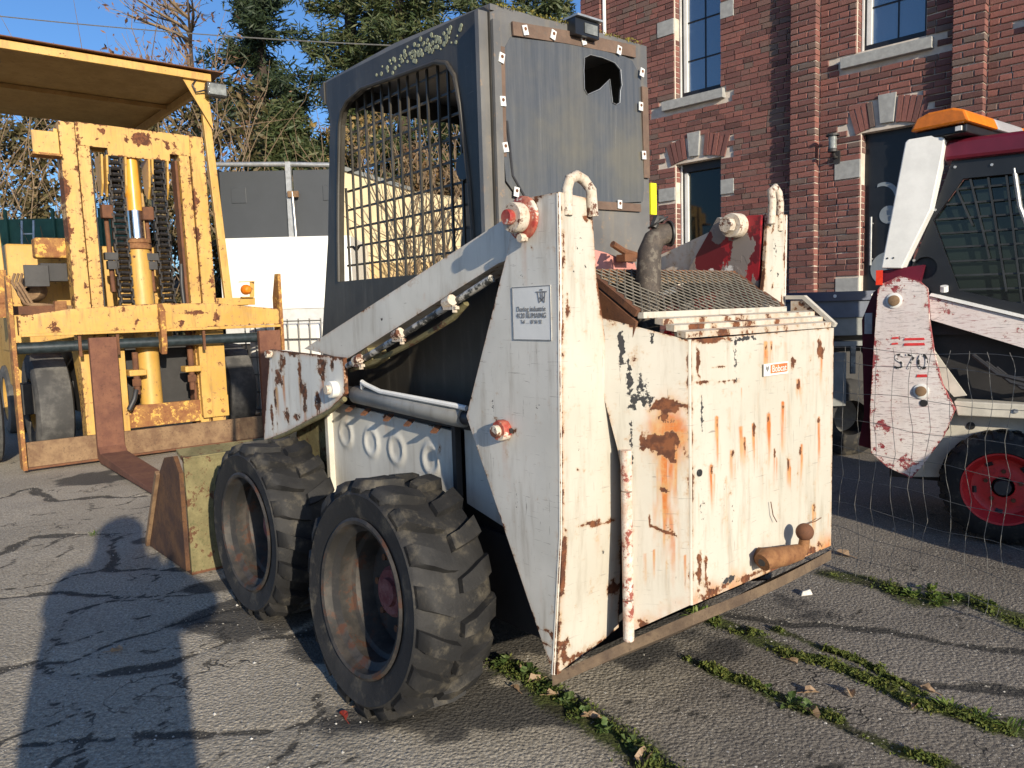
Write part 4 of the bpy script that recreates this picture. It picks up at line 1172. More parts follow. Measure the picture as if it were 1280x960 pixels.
t = NT("pipe_worn_white_black")
M['hyd'] = t.fin(t.mix(t.step(t.noise(16, 9, .7), .47, .52), (.50, .48, .43), (.05, .05, .045)), .5)
arm(1)
arm(-1)
MB().tube([q(1.55, .30, .98), q(1.55, 1.39, .98)], .05, 14).build("cross_tube", M['peel'], LD, True)
c = MB().tube([q(.80, .325, 1.012), q(.79, .325, 1.012), q(.06, .325, .985), q(.03, .325, .984)], [.030, .037, .037, .034], 18).build("lift_cylinder", M['cylinder_grey'], LD, True)
MB().tube([q(.10, .325, .987), q(-.25, .325, .978)], .025, 12).build("piston_rod", M['hose'], c, True)
MB().tube([q(.86, .325, 1.02), q(.79, .325, 1.012)], .024, 12).build("rod_eye", M['hose'], c, True)
MB().tube([q(.71, .31, 1.045), q(.69, .30, 1.072), q(.66, .30, 1.062), q(.55, .30, 1.042), q(.05, .30, 1.026), q(.0, .31, 1.02)], .0095, 8).build("oil_pipe", M['white_bits'], c, True)
MB().tube([q(.80, 1.365, 1.012), q(.06, 1.365, .985), q(-.25, 1.365, .978)], [.037, .037, .025], 14).build("lift_cylinder", M['cylinder_grey'], LD, True)

# --- tailgate
DR = [(.809, 1.223), (.839, 1.222), (1.114, 1.207), (.571, 1.033), (.681, .988), (.748, .992), (.823, 1.009), (.854, .901), (.901, 1.039), (.999, .891), (1.108, .972), (1.088, .687), (.986, 1.1), (.544, .903), (.642, .93), (.70, .955), (.93, .86)]
LEN = [.11, .10, .16, .12, .12, .14, .16, .12, .10, .10, .10, .08, .06, .16, .1, .1, .09]
def tail_wear(a, b):
    a, b = (a - .596) / 1.089 + .453, (b - .46) / 1.089 + .531
    rs = random.Random(4)
    sp = [(x, y - .010, rs.uniform(.003, .009), rs.uniform(.006, .022), rs.uniform(.7, 1.1)) for x, y in DR]
    sp += [(1.122, 1.18, .016, .016, 1), (1.105, 1.20, .008, .03, 1), (.954, 1.155, .014, .016, .9), (.486, 1.19, .008, .045, .95), (.487, .62, .010, .05, 1), (.515, .60, .006, .05, .9), (.500, 1.135, .04, .004, .85), (.62, 1.128, .05, .004, .85), (.58, 1.17, .03, .003, .7), (.53, .545, .08, .012, .9), (.75, .545, .12, .010, .9), (1.0, .545, .2, .012, .9), (1.20, 1.21, .008, .02, .8), (.55, 1.245, .08, .006, .9), (.52, .555, .02, .035, .8)]
    r = blob(a, b, sp, 70)
    g = runs(a, b, [(x, y, rs.uniform(.012, .026), l * rs.uniform(.9, 1.8), rs.uniform(.9, 1.4)) for (x, y), l in zip(DR, LEN)] + [(x + .012, y - .03, .006, l, .9) for (x, y), l in zip(DR, LEN)])
    rs2 = np.random.RandomState(8)
    g = np.maximum(g, runs(a, b, [(x, y, .005, l, .5) for x, y, l in zip(rs2.uniform(.48, 1.2, 26), rs2.uniform(.62, 1.22, 26), rs2.uniform(.05, .16, 26))] + [(x, y, .03, l, .35) for x, y, l in zip(rs2.uniform(.48, 1.2, 16), rs2.uniform(.75, 1.22, 16), rs2.uniform(.15, .4, 16))]))
    g = np.maximum(g, .9 * np.clip(1 - (b - .535) / .09, 0, 1) * fbm(a * 22, b * 5, 3, 2) * 1.2)
    k = blob(a, b, [(.655, 1.22, .008, .06, .7), (.662, 1.15, .004, .05, .6), (.50, .80, .012, .06, .45), (.60, .80, .005, .04, .6), (.64, .75, .006, .05, .5), (.50, 1.05, .006, .05, .8), (.70, 1.243, .05, .006, 1), (.62, .56, .03, .01, 1)], 90)
    return r, g, k
tail = plate("tailgate", [(.602, 1.244), (1.410, 1.247), (1.408, .459), (.602, .459)], lambda a, b, d: q(-.702 + d, a, b), .012, M['white_tail'], LD, .0075, tail_wear, .006, .55, None, 11.0)
def tside_wear(a, b):
    tt = a / .183
    b = (1 - tt) * b + tt * ((b - .46) / 1.089 + .531)
    a = -.53 - .27 * tt
    r = blob(a, b, [(-.700, 1.068, .062, .024, 1.3), (-.700, 1.032, .045, .014, .9), (-.672, 1.03, .02, .014, .7), (-.685, .955, .075, .030, 1.4), (-.71, .968, .05, .026, 1.2), (-.68, .980, .06, .010, .9), (-.688, .83, .03, .008, .8), (-.66, .95, .05, .012, .9)], 40)
    r = np.maximum(r, .95 * np.exp(-(seg_dist(a, b, [(-.625, .745), (-.625, .715), (-.74, .71), (-.69, .735)]) / .006) ** 2))
    r = np.maximum(r, blob(a, b, [(-.805, .62, .012, .04, 1), (-.60, .40, .03, .02, .9), (-.56, 1.20, .02, .03, .4), (-.798, 1.18, .008, .05, .9)], 50))
    g = runs(a, b, [(-.705, 1.03, .055, .30, 1.3), (-.690, 1.0, .06, .44, 1.2), (-.715, .94, .05, .38, 1.4), (-.70, .93, .035, .46, 1.2), (-.66, .93, .025, .26, 1.0), (-.74, .95, .02, .3, 1.0), (-.69, 1.24, .008, .06, 1), (-.60, .62, .012, .12, .8), (-.64, .64, .010, .10, .8), (-.77, .66, .012, .12, .8), (-.60, 1.0, .010, .2, .5)])
    g = np.maximum(g, np.exp(-(((a + .71) / .10) ** 2 + ((b - .99) / .10) ** 2)) * (.65 + .8 * fbm(a * 40, b * 40, 3)))
    g = np.maximum(g, .7 * np.clip(1 - (b - .36 - (a + .55) * -.62) / .10, 0, 1) * fbm(a * 22, b * 22, 3, 2) * 1.3)
    k = blob(a, b, [(-.513, 1.23, .012, .05, 1.2), (-.545, 1.13, .012, .05, 1), (-.56, 1.07, .02, .03, .9), (-.52, 1.30, .012, .012, 1.2), (-.60, 1.10, .03, .04, .7), (-.62, 1.08, .02, .03, .9), (-.64, 1.25, .01, .015, .9), (-.55, .95, .01, .08, .7)], 70)
    cz = np.abs(fbm(a * 26, b * 26, 2, 3) - .5)
    k = np.maximum(k, 1.0 * np.exp(-(cz / .012) ** 2) * np.exp(-(((a + .60) / .05) ** 2 + ((b - 1.2) / .06) ** 2)))
    return r, g, k
def chamfer(a, b, d): return q(-.555 - .145 * a / .183 + d * .607, .485 + .111 * a / .183 + d * .79, b)
plate("tailgate_side", [(.178, 1.244), (-.105, 1.325), (-.075, 1.12), (-.028, .93), (-.006, .80), (-.004, .362), (.178, .459)], chamfer, .012, M['white_tail'], tail, .006, tside_wear, .004, .45, None, 13.0)
plate("tailgate_side", [(-.694, 1.247), (-.588, 1.346), (-.54, 1.346), (-.54, .40), (-.694, .459)], lambda a, b, d: q(a, 1.4145 - d, b), .012, M['white_tail'], tail, .05)
for xx, vv in ((-.694, .602), (-.694, 1.407)): MB().tube([q(xx, vv, 1.245), q(xx, vv, .459)], .0078, 10).build("folded_edge", M['white_tail'], tail, True)
for i, (z0, z1) in enumerate(((.345, .47), (.475, .80), (.805, .925))):
    MB().tube([q(-.562, .474, z0), q(-.562, .474, z1)], .0165, 14).build("hinge_knuckle", M['hinge'], tail, True)
st = lambda a, b, d: q(-.7085 - d, 1.032 + a * 1.089, 1.130 + b * 1.089)
stk = MB().prism([(-.065, -.018), (.065, -.018), (.065, .018), (-.065, .018)], lambda a, b, t_: st(a, b, -.0012 + .0017 * t_)).build("brand_label", M['sticker'], tail)
MB().prism([(-.031, -.012), (.060, -.012), (.060, .014), (-.031, .014)], lambda a, b, t_: st(a, b, .0008 + .0006 * t_)).build("label_field", M['ink_orange'], stk)
words("label_word", "Bobcat", .028, lambda a, b, d: st(a + .014, b - .008, .0016 + d), M['sticker'], stk)
MB().prism([(-.056, .004), (-.052, .012), (-.048, .006), (-.042, .012), (-.038, .004), (-.047, -.006)], lambda a, b, t_: st(a, b, .0008 + .0006 * t_)).build("label_mark", M['ink'], stk)
MB().disc(q(-.7085, .632, .853), (1, 0, 0), .011, .003, 12).build("drilled_hole", M['ink_black'], tail)
# steps between the grille and the tailgate
for k in range(3):
    x, z = -.608 - .031 * k, 1.310 - .019 * k
    plate("vent_ledge", [(.555 + .012 * k, 0), (1.395, 0), (1.395, .030), (.555 + .012 * k, .030)], lambda a, b, d, x=x, z=z: q(x - b, a, z - d * .5 - b * .15), .036, M['white_tail'], tail, .015, lambda a, b, k=k: (blob(a, b, [(.60 + .08 * k, .03, .04, .012, .9), (.92, .02, .05, .012, .9), (1.1, .03, .02, .012, .7), (.75, .03, .03, .010, .7)], 50), .5 * fbm(a * 15, b * 15, 3), a * 0), .001, .3)
MB().prism([(-.705, 1.250), (-.588, 1.35), (-.52, 1.352), (-.52, 1.366), (-.594, 1.364), (-.712, 1.262)], lambda a, b, t_: q(a, 1.398 + .02 * t_, b)).build("corner_lip", M['white_tail'], tail)
# tow hitch: rusty stub, neck and ball
hit = MB().tube([q(-.752, .885, .533), q(-.755, .91, .541), q(-.757, 1.00, .528), q(-.760, 1.085, .522)], [.029, .034, .032, .027], 16).tube([q(-.69, .94, .53), q(-.752, .94, .535)], .028, 12).build("tow_hitch", M['rust_orange'], LD, True)
MB().disc(q(-.752, .8845, .533), (0, 1, 0), .013, .003, 6).build("hex_socket", M['dark'], hit)
MB().tube([q(-.760, 1.08, .522), q(-.768, 1.102, .535), q(-.770, 1.106, .565)], [.026, .019, .017], 14).build("tow_neck", M['rust_orange'], hit, True)
MB().lathe([(1e-3, -.029)] + [(.029 * math.cos(w), .029 * math.sin(w)) for w in np.linspace(-1.45, 1.45, 14)] + [(1e-3, .029)], q(-.770, 1.106, .588), (0, 0, 1), 24).build("tow_ball", M['rust'], hit, True)
for pts in ([(.995, .70), (1.002, .655), (1.018, .63)], [(1.22, .580), (1.27, .581), (1.30, .588)]):
    MB().tube([q(-.714 - .004 * i, a, b) for i, (a, b) in enumerate(pts)], .0016, 5).build("loose_wire", M['rust'], tail)
# sagging belly plate under the tail
def belly(a, b, d):
    return q(a, b, .268 + (-.45 - a) * .69 - .016 * max(0, math.sin((b - .45) * 3.3)) - d)
plate("belly_plate", [(-.44, .27), (-.515, .36), (-.575, .48), (-.702, .60), (-.722, .80), (-.722, 1.1), (-.702, 1.41), (-.44, 1.42)], belly, .036, M['belly'], LD, .03)

# --- hood: sloping expanded-metal grille with frame
hood = MB()
gx0, gz0, gx1, gz1, gv0, gv1 = -.592, 1.318, -.385, 1.452, .512, 1.270
P = lambda a, b, h=0: q(gx0 + (gx1 - gx0) * b - .5 * h, gv0 + (gv1 - gv0) * a, gz0 + (gz1 - gz0) * b + .85 * h)
hood = MB()
hood.bar(P(0, 0), P(1, 0), .022, .018)
hood = hood.build("hood_frame", M['white_tail'], LD)
for a_, b_, c_, d_ in ((0, 1, 1, 1), (0, .04, 0, .96), (1, .04, 1, .96)): MB().bar(P(a_, b_), P(c_, d_), .022, .020).build("hood_edge", M['rust'], hood)
ex = MB()
nx, ny = 22, 13
for i in range(nx):
    for j in range(ny):
        a0, b0 = (i + .5 * (j % 2)) / nx, j / ny
        if a0 + .5 / nx > 1: continue
        for da in (-.5, .5):
            a1, b1 = a0 + da / nx, (j + 1) / ny
            if 0 <= a1 <= 1: ex.bar(P(a0, b0, .012), P(a1, b1, .012), .0048, .003, (0.5, 0, .85))
ex.build("expanded_mesh", M['grey_mesh'], hood)
MB().prism([(gx1, gz1 - .01), (0, 1.46), (0, 1.44), (gx1, gz1 - .035)], lambda a, b, t_: q(a, .50 + .77 * t_, b)).build("hood_top", M['rust_light'], LD)
plate("hood_side", [(-.585, 1.30), (-.38, 1.435), (-.02, 1.44), (-.02, 1.0), (-.50, 1.0)], side(.499), .01, M['rust'], LD, .08)
m = MB(); bx(m, -.58, -.04, .56, 1.13, .58, 1.20); m.build("engine_block", M['dark'], LD)
# exhaust with rain cap
exh = MB().tube([q(-.47, .687, 1.26), q(-.47, .687, 1.36), q(-.475, .688, 1.45), q(-.475, .692, 1.51), q(-.482, .708, 1.55), q(-.492, .735, 1.566), q(-.500, .752, 1.568)], [.037, .039, .039, .037, .034, .033, .032], 18, False).build("exhaust_pipe", M['exhaust'], LD, True)
cap = MB().lathe([(.030, -.004), (.040, -.003), (.041, .003), (.031, .004)], q(-.502, .756, 1.568), (-.42, -.86, .05), 24, True).disc(q(-.488, .722, 1.600), (.3, .35, .85), .036, .006, 18)
cap.build("rain_cap", M['cap_black'], exh, True)
MB().tube([q(-.485, .70, 1.585), q(-.488, .715, 1.615), q(-.492, .735, 1.612)], .013, 8).build("cap_hinge", M['cap_black'], exh, True)
plate("air_box", [(.62, 1.47), (.97, 1.47), (.96, 1.50), (.80, 1.535), (.63, 1.56)], rear(-.18), .10, M['pink'], LD, .1)
m = MB(); bx(m, -.004, .01, 1.262, 1.298, 1.71, 1.835); m.build("yellow_marker", M['lemon'], LD)
m = MB(); bx(m, -.24, -.20, .84, .90, 1.50, 1.525); m.tube([q(-.22, .80, 1.56), q(-.22, .86, 1.535), q(-.22, .94, 1.52)], .012, 8); m.build("latch", M['rust'], LD)

# --- cab
OUT = [(.03, 2.352), (.62, 2.372), (1.206, 2.381), (1.232, 2.355), (1.19, 2.28), (1.165, 2.22), (1.247, 1.688), (1.36, 1.24), (1.36, .99), (.0, .97), (.0, 2.33)]
HOLE = [(1.157, 1.493), (1.14, 1.70), (1.117, 1.90), (1.075, 2.175), (1.05, 2.225), (.997, 2.258), (.868, 2.281), (.565, 2.261), (.315, 2.246), (.249, 2.225), (.205, 2.172), (.178, 2.065), (.140, 1.80), (.127, 1.593), (.127, 1.49)]
cab = holed("cab", OUT, [HOLE], lambda a, b, d: q(a, .46 + d, b), .028, M['black_cab'], LD)
holed("cab_side", OUT, [HOLE], lambda a, b, d: q(a, 1.25 - d, b), .028, M['black_cab'], cab)
# a pressed frame round the window
MB().tube([q(a, .459, b) for a, b in [HOLE[i] for i in range(15)]] , .009, 8, False).build("window_rim", M['black_cab'], cab, True)
for k in range(15):
    x = .165 + .0685 * k
    top = np.interp(x, [.13, .17, .2, .25, .32, .56, .87, 1.0, 1.06, 1.12], [1.8, 2.06, 2.17, 2.225, 2.246, 2.261, 2.281, 2.258, 2.2, 1.9])
    MB().bar(q(x, .500, 1.485), q(x - .004 * (k % 2), .500, float(top) + .01), .0085, .0085, (1, 0, 0)).build("mesh_bar", M['black_cab'], cab)
for k in range(9):
    z = 1.565 + .0825 * k
    x0 = float(np.interp(z, [1.49, 1.8, 2.06, 2.17, 2.23], [.12, .135, .17, .2, .25]))
    x1 = float(np.interp(z, [1.49, 1.7, 1.9, 2.175, 2.24], [1.165, 1.145, 1.125, 1.08, 1.0]))
    pts = [q(x0, .508, z), q(x1, .508, z)]
    if k == 1: pts = [q(x0, .508, z), q(1.04, .508, z), q(1.07, .508, z - .02), q(1.10, .508, z), q(x1, .508, z)]
    b = MB()
    for p0, p1 in zip(pts[:-1], pts[1:]): b.bar(p0, p1, .0085, .0085)
    b.build("mesh_bar", M['black_cab'], cab)
MB().prism([(0.0, 2.335), (1.20, 2.378), (1.20, 2.39), (.60, 2.392), (0.0, 2.355)], lambda a, b, t_: q(a, .465 + .78 * t_, b)).build("roof", M['grey_cab'], cab)
MB().prism([(1.20, 2.386), (1.25, 2.35), (1.20, 2.29)], lambda a, b, t_: q(a, .455 + .80 * t_, b)).build("front_visor", M['black_cab'], cab)
# rear wall of the cab with a torn plastic pane
RO = [(.462, 2.325), (.50, 2.342), (.86, 2.362), (1.248, 2.362), (1.254, 1.719), (1.254, 1.44), (.462, 1.44)]
RH = [(.546, 2.198), (.60, 2.235), (.77, 2.266), (1.019, 2.297), (1.14, 2.27), (1.178, 2.22), (1.195, 2.071), (1.19, 1.82), (1.12, 1.755), (.918, 1.742), (.60, 1.742), (.53, 1.80), (.512, 1.98)]
def rfn(a, b, d): return q(-.003 + d + .0 * b, a, b)
rw = holed("rear_wall", RO, [RH], rfn, .02, M['grey_cab'], cab)
tear = [(.880, 2.205), (.884, 2.250), (.915, 2.266), (.98, 2.268), (1.05, 2.262), (1.083, 2.242), (1.088, 2.185), (1.078, 2.165), (1.072, 2.118), (1.052, 2.108), (1.030, 2.112), (1.018, 2.196), (.96, 2.150), (.897, 2.122), (.882, 2.140)]
SH = [(.515, 2.215), (.545, 2.262), (.77, 2.285), (1.02, 2.318), (1.16, 2.29), (1.205, 2.24), (1.215, 2.06), (1.21, 1.80), (1.20, 1.755), (.918, 1.728), (.56, 1.720), (.50, 1.78), (.485, 1.98)]
rear_pane = holed("rear_pane", SH, [tear], lambda a, b, d: q(-.010 + d + .006 * math.sin(a * 9 + b * 4), a, b), .004, M['plastic'], cab)
MB().tube([q(-.0135 + .006 * math.sin(a * 9 + b * 4), a, b) for a, b in tear + tear[:1]], .0013, 5, False).build("torn_edge", M['grey_steel'], rear_pane)
MB().tube([q(-.012, a, b) for a, b in [(.512, 1.98), (.53, 1.80), (.58, 1.735)]], .006, 6, False).build("seal", M['hose'], rw)
for a0, b0, a1, b1, w in ((.55, 2.288, .80, 2.308, .045), (.80, 2.308, 1.17, 2.325, .045), (.50, 2.22, .495, 1.86, .022), (1.222, 2.2, 1.228, 1.85, .035), (.70, 1.722, 1.19, 1.730, .03)):
    MB().bar(q(-.011, a0, b0), q(-.011, a1, b1), w, .008, (-1, 0, 0)).build("rust_strip", M['rust_strip'], rw)
for i, (a, b) in enumerate([(.60, 2.29), (.73, 2.30), (.88, 2.31), (1.07, 2.31), (.492, 2.18), (.492, 2.04), (.497, 1.89), (.54, 1.745), (1.20, 2.25), (1.19, 2.12), (1.205, 1.935), (1.06, 1.735)]):
    an = random.Random(i).uniform(-.4, .4)
    fnc = lambda x, y, t_, a=a, b=b, an=an: q(-.018 - .004 * t_, a + x * math.cos(an) - y * math.sin(an), b + x * math.sin(an) + y * math.cos(an))
    cl = MB().prism([(-.011, -.016), (.011, -.016), (.011, .016), (-.011, .016)], fnc).build("clip", M['sticker'], rw)
    MB().prism(ring2d(8, .006, (0, .004)) , lambda x, y, t_, fnc=fnc: fnc(x, y, 1 + t_ * .5)).build("clip_slot", M['rust'], cl)
MB().bar(q(.02, .452, 2.33), q(.02, .452, 1.44), .06, .02, (1, 0, 0)).build("corner_post", M['grey_cab'], cab)
MB().bar(q(-.012, .476, 1.40), q(-.012, .476, 2.30), .03, .012, (1, 0, 0)).build("rear_flap", M['grey_cab'], cab)
b = MB(); bx(b, -.045, .03, .815, .935, 2.315, 2.372); wl = b.build("work_light", M['black_gloss'], cab)
b = MB(); bx(b, -.060, .05, .812, .942, 2.374, 2.381); b.build("light_cover", M['grey_steel'], wl)
b = MB(); bx(b, -.048, -.046, .86, .925, 2.325, 2.36); b.build("light_lens", M['lens'], wl)
b = MB(); bx(b, .42, .88, .64, 1.06, .98, 1.12); bx(b, .36, .44, .64, 1.06, 1.12, 1.60); b.build("seat", M['black_gloss'], LD, bevel=.03)
MB().tube([q(.20, .50, 1.98), q(.22, .56, 1.93), q(.24, .56, 1.86)], .02, 8).disc(q(.2, .51, 1.86), (0, 1, 0), .05, .03, 14).build("cab_mirror", M['black_gloss'], cab)
MB().lathe([(.045, 0), (.055, 0), (.055, .02), (.045, .02)], q(.30, .52, 1.51), (0, 1, 0), 20, True).build("pipe_ring", M['black_gloss'], cab)
def roof_growth():
    rs = np.random.RandomState(2)
    n = 2600
    a, u = rs.uniform(.50, 1.22, n), rs.uniform(0, 1, n)
    k = fbm(a * 9, u * 3, 3, 4) > .42
    a, u = a[k], u[k]
    x = -.01 + .10 * u
    z = 2.352 + .012 * (a - .5) + .012 * rs.rand(len(a)) * (1.4 - u) + .03 * x
    P = np.stack([x, -a, z], 1)
    U, W = rand_axes(rs, len(P), .006)
    quads("roof_moss", P, U, W, M['roof_moss'], cab)['kind'] = 'stuff'
    b = MB()
    for i in range(110):
        x, z = rs.normal(.36, .10), rs.normal(2.315, .018)
        if i > 84: x, z = rs.uniform(.25, .75), rs.uniform(2.29, 2.34)
        b.disc(q(x, .460, z), (0, 1, 0), rs.uniform(.003, .0095), .003, 7)
    b.build("lichen", M['lichen'], cab, kind='stuff')
roof_growth()

# --- bucket resting on the ground
bk = MB().prism([(2.05, .03), (2.76, .012), (2.42, .50), (2.30, .60), (2.13, .63), (2.05, .55)], lambda a, b, t_: q(a, -.045 + .022 * t_, b)).build("bucket", M['bucket_side'], LD)
MB().prism([(2.05, .03), (2.76, .012), (2.42, .50), (2.30, .60), (2.13, .63), (2.05, .55)], lambda a, b, t_: q(a, 1.713 + .022 * t_, b)).build("bucket_side", M['rust'], bk)
plate("bucket_back", [(-.02, .02), (1.71, .02), (1.71, .63), (-.02, .63)], lambda a, b, d: q(2.035 + d + .06 * max(0, (b - .45)) , a, b), .02, M['moss_paint'], bk, .03)
MB().prism([(2.04, .62), (2.16, .66), (2.16, .64), (2.04, .60)], lambda a, b, t_: q(a, -.02 + 1.73 * t_, b)).build("bucket_lip", M['moss_paint'], bk)
MB().prism([(2.04, .03), (2.80, .012), (2.80, .0), (2.04, .005)], lambda a, b, t_: q(a, -.02 + 1.73 * t_, b)).build("bucket_floor", M['rust'], bk)
MB().bar(q(2.42, -.05, .50), q(2.76, -.05, .02), .03, .03, (0, 1, 0)).build("bucket_edge", M['rust_light'], bk)
# ---------------------------------------------------------------- the yellow forklift
FK = empty("forklift", ORIGIN + Vector((-.63608, .77162, 0)) * 5.95 + Vector((.77162, .63608, 0)) * -.24, FR, "weathered yellow forklift with flat canopy, chains on its mast and rusty forks", "forklift")
def w(a, u, z): return (a, -u, z)                 # a away from its forks, u along the carriage to the right, z up
def bf(m, a0, a1, u0, u1, z0, z1): return m.box(a0, a1, -u0, -u1, z0, z1)
def fbox(name, mat, parent, *r, bevel=.004, tilt=0.0):
    m = MB()
    for k in r: bf(m, *k)
    if tilt: m.v = [(x + (z - .2) * tilt, y, z) for x, y, z in m.v]
    return m.build(name, M[mat], parent, bevel=bevel)
TI = .045
def fplate(name, poly, a, th, mat='yellow', parent=None, cell=.05, wear=None, edge=.8, seed=0.0):
    return plate(name, poly, lambda x, y, d: w(a + d, x, y), th, M[mat], parent or FK, cell, wear, .003, edge, None, seed)

# carriage
def beam_wear(a, b):
    r = blob(a, b, [(1.55, 1.40, .12, .016, .9), (1.75, 1.36, .03, .05, .8), (1.0, 1.33, .012, .03, .7), (1.4, 1.3, .03, .03, .8), (.3, 1.30, .03, .04, .7), (1.2, 1.35, .02, .06, .6)], 40)
    return r, .35 * fbm(a * 5, b * 9, 3), r * 0
car = fplate("carriage_beam", [(.03, 1.235), (2.42, 1.255), (2.42, 1.415), (1.75, 1.488), (1.2, 1.495), (.45, 1.46), (.03, 1.405)], -.02, .10, cell=.02, wear=beam_wear, edge=.45)
fbox("beam_lip", 'yellow', car, (-.045, -.021, .04, 2.42, 1.222, 1.25))
for u, zt, n in ((-.035, 1.76, 0), (2.425, 1.79, 1)):
    o = MB().prism([(-.03, .03), (.15, .03), (.15, zt - .25), (.06, zt), (-.03, zt)], lambda a, b, t_, u=u: w(a, u + .035 * t_, b)).build("side_plate", M['rust_yellow'], car, bevel=.004)
fbox("bottom_bar", 'rust_light', FK, (.03, .065, .0, 2.42, .035, .275))
fbox("bar_foot", 'rust', FK, (.0, .03, .0, 2.42, .03, .05))
MB().tube([w(.06, -.0, 1.12), w(.06, 2.425, 1.12)], .052, 18).build("fork_shaft", M['shaft'], FK, True)
for u in (.565, 2.17):
    b = MB().prism([(-.065, 1.19), (.0, 1.19), (.0, .06), (-.10, .02), (-2.3, .02), (-2.34, .035), (-.14, .115), (-.065, .17)], lambda a, b_, t_, u=u: w(a, u + .235 * t_, b_))
    b.build("fork", M['rust_fork'], FK, bevel=.008)
MB().prism([(-.10, 1.43), (-.02, 1.49), (.02, 1.49), (.02, 1.02), (-.06, 1.0), (-.10, 1.10)], lambda a, b, t_: w(a, 1.19 + .05 * t_, b)).build("centre_hook", M['rust_yellow'], car, bevel=.004)
for u in (.50, .82, 1.62): MB().bar(w(.0, u, 1.24), w(.0, u, 1.02), .025, .02, (1, 0, 0)).build("stop_lug", M['rust'], car)

# mast: outer and inner rails, leaning back a little
for u0, u1 in ((.525, .655), (1.70, 1.835)):
    def rw_(a, b): return blob(a, b, [(u0 + .0, 2.55, .03, .10, 1), (u0 + .0, 2.2, .03, .08, .9), (u0 + .11, 2.0, .01, .06, .8), (u0 + .1, 1.7, .02, .05, .7)], 20), .2 * fbm(a * 9, b * 2, 3), a * 0
    m_ = plate("outer_rail", [(u0, .12), (u1, .12), (u1, 3.20), (u0, 3.20)], lambda a, b, d: w(.14 + (b - .2) * TI + d, a, b), .20, M['yellow'], FK, .03, rw_, .003, .30, None, u0 * 7)
for u0, u1 in ((.672, .775), (1.59, 1.69)):
    plate("inner_rail", [(u0, .12), (u1, .12), (u1, 3.21), (u0, 3.21)], lambda a, b, d: w(.17 + (b - .2) * TI + d, a, b), .18, M['yellow'], FK, .04, None, .002, .25, None, u0 * 5)
fbox("rail_channel", 'rust', FK, (.22, .36, 1.56, 1.586, .2, 2.95), tilt=TI)
fbox("rail_channel", 'dark', FK, (.22, .36, .78, .80, .2, 2.98), tilt=TI)
def tb_wear(a, b): return blob(a, b, [(1.25, 3.12, .07, .05, 1.1), (1.32, 3.14, .10, .012, .7), (1.48, 3.08, .02, .03, .7), (.95, 3.05, .012, .012, .7), (.9, 3.15, .012, .02, .7), (1.55, 3.1, .01, .02, .7), (.85, 3.08, .01, .01, .8), (.68, 3.12, .01, .06, 1), (1.1, 3.1, .02, .03, .6)], 48), .3 * fbm(a * 8, b * 5, 3), a * 0
plate("top_beam", [(.665, 3.0), (.93, 3.0), (.93, 2.93), (1.50, 2.93), (1.50, 3.0), (1.715, 3.0), (1.715, 3.205), (.665, 3.215)], lambda a, b, d: w(.155 + 3 * TI + d, a, b), .05, M['yellow'], FK, .02, tb_wear, .002, .4)
fbox("top_beam", 'yellow', FK, (.36, .42, .53, 1.83, 3.0, 3.19), tilt=TI)
h = fbox("mast_horn", 'yellow', FK, (.16, .20, .305, .52, 2.885, 3.10), tilt=TI)
fbox("horn_lip", 'rust_yellow', h, (.06, .24, .285, .525, 2.862, 2.884), tilt=TI)
fbox("horn_web", 'yellow', h, (.20, .38, .49, .522, 2.886, 3.14), tilt=TI)
# lift ram: painted rod end, bright rod, gland, barrel
ax = lambda z, u=1.15: w(.26 + (z - .2) * TI, u, z)
MB().tube([ax(.3), ax(2.04)], .105, 24).build("ram_barrel", M['yellow'], FK, True)
MB().lathe([(.10, 0), (.125, .01), (.125, .05), (.115, .055), (.115, .065), (.125, .07), (.125, .10), (.09, .115)], ax(2.03), (TI, 0, 1), 28).build("ram_gland", M['rust_orange'], FK, True)
MB().tube([ax(2.10), ax(2.42)], .070, 24).build("ram_rod", M['chrome'], FK, True)
MB().tube([ax(2.42), ax(2.62), ax(2.70), ax(2.93)], [.070, .070, .064, .062], 24).build("rod_end", M['orange_rod'], FK, True)
def chain(u):
    b = MB()
    z, k = 1.40, 0
    while z < 2.95:
        x = .20 + (z - .2) * TI
        wd = .064 if k % 2 else .050
        for s in (-1, 1):
            for dx in (0,):
                b.hexa([w(x - .028, u + s * wd - .007, z), w(x - .028, u + s * wd + .007, z), w(x + .028, u + s * wd + .007, z), w(x + .028, u + s * wd - .007, z),
                        w(x - .028 + .003, u + s * wd - .007, z + .066), w(x - .028 + .003, u + s * wd + .007, z + .066), w(x + .028, u + s * wd + .007, z + .066), w(x + .028, u + s * wd - .007, z + .066)])
        b.tube([w(x, u - .072, z + .012), w(x, u + .072, z + .012)], .019, 8)
        b.tube([w(x - .016, u - .03, z + .012), w(x - .016, u + .03, z + .012)], .021, 8)
        z += .056
        k += 1
    b.build("lift_chain", M['chain'], FK)
for u in (.985, 1.375): chain(u)
for u in (.86, .905, 1.07, 1.285, 1.315, 1.46):
    MB().prism([(.16, 2.93), (.44, 2.93), (.40, 2.62), (.30, 2.55), (.22, 2.66)], lambda a, b, t_, u=u: w(a + (b - .2) * TI - .02, u + .018 * t_, b)).build("sheave_plate", M['yellow'], FK)
for u in (.985, 1.375): MB().lathe([(.02, -.03), (.10, -.03), (.085, 0), (.10, .03), (.02, .03)], w(.30 + 2.55 * TI, u, 2.74), (0, 1, 0), 24).build("sheave", M['chain'], FK, True)
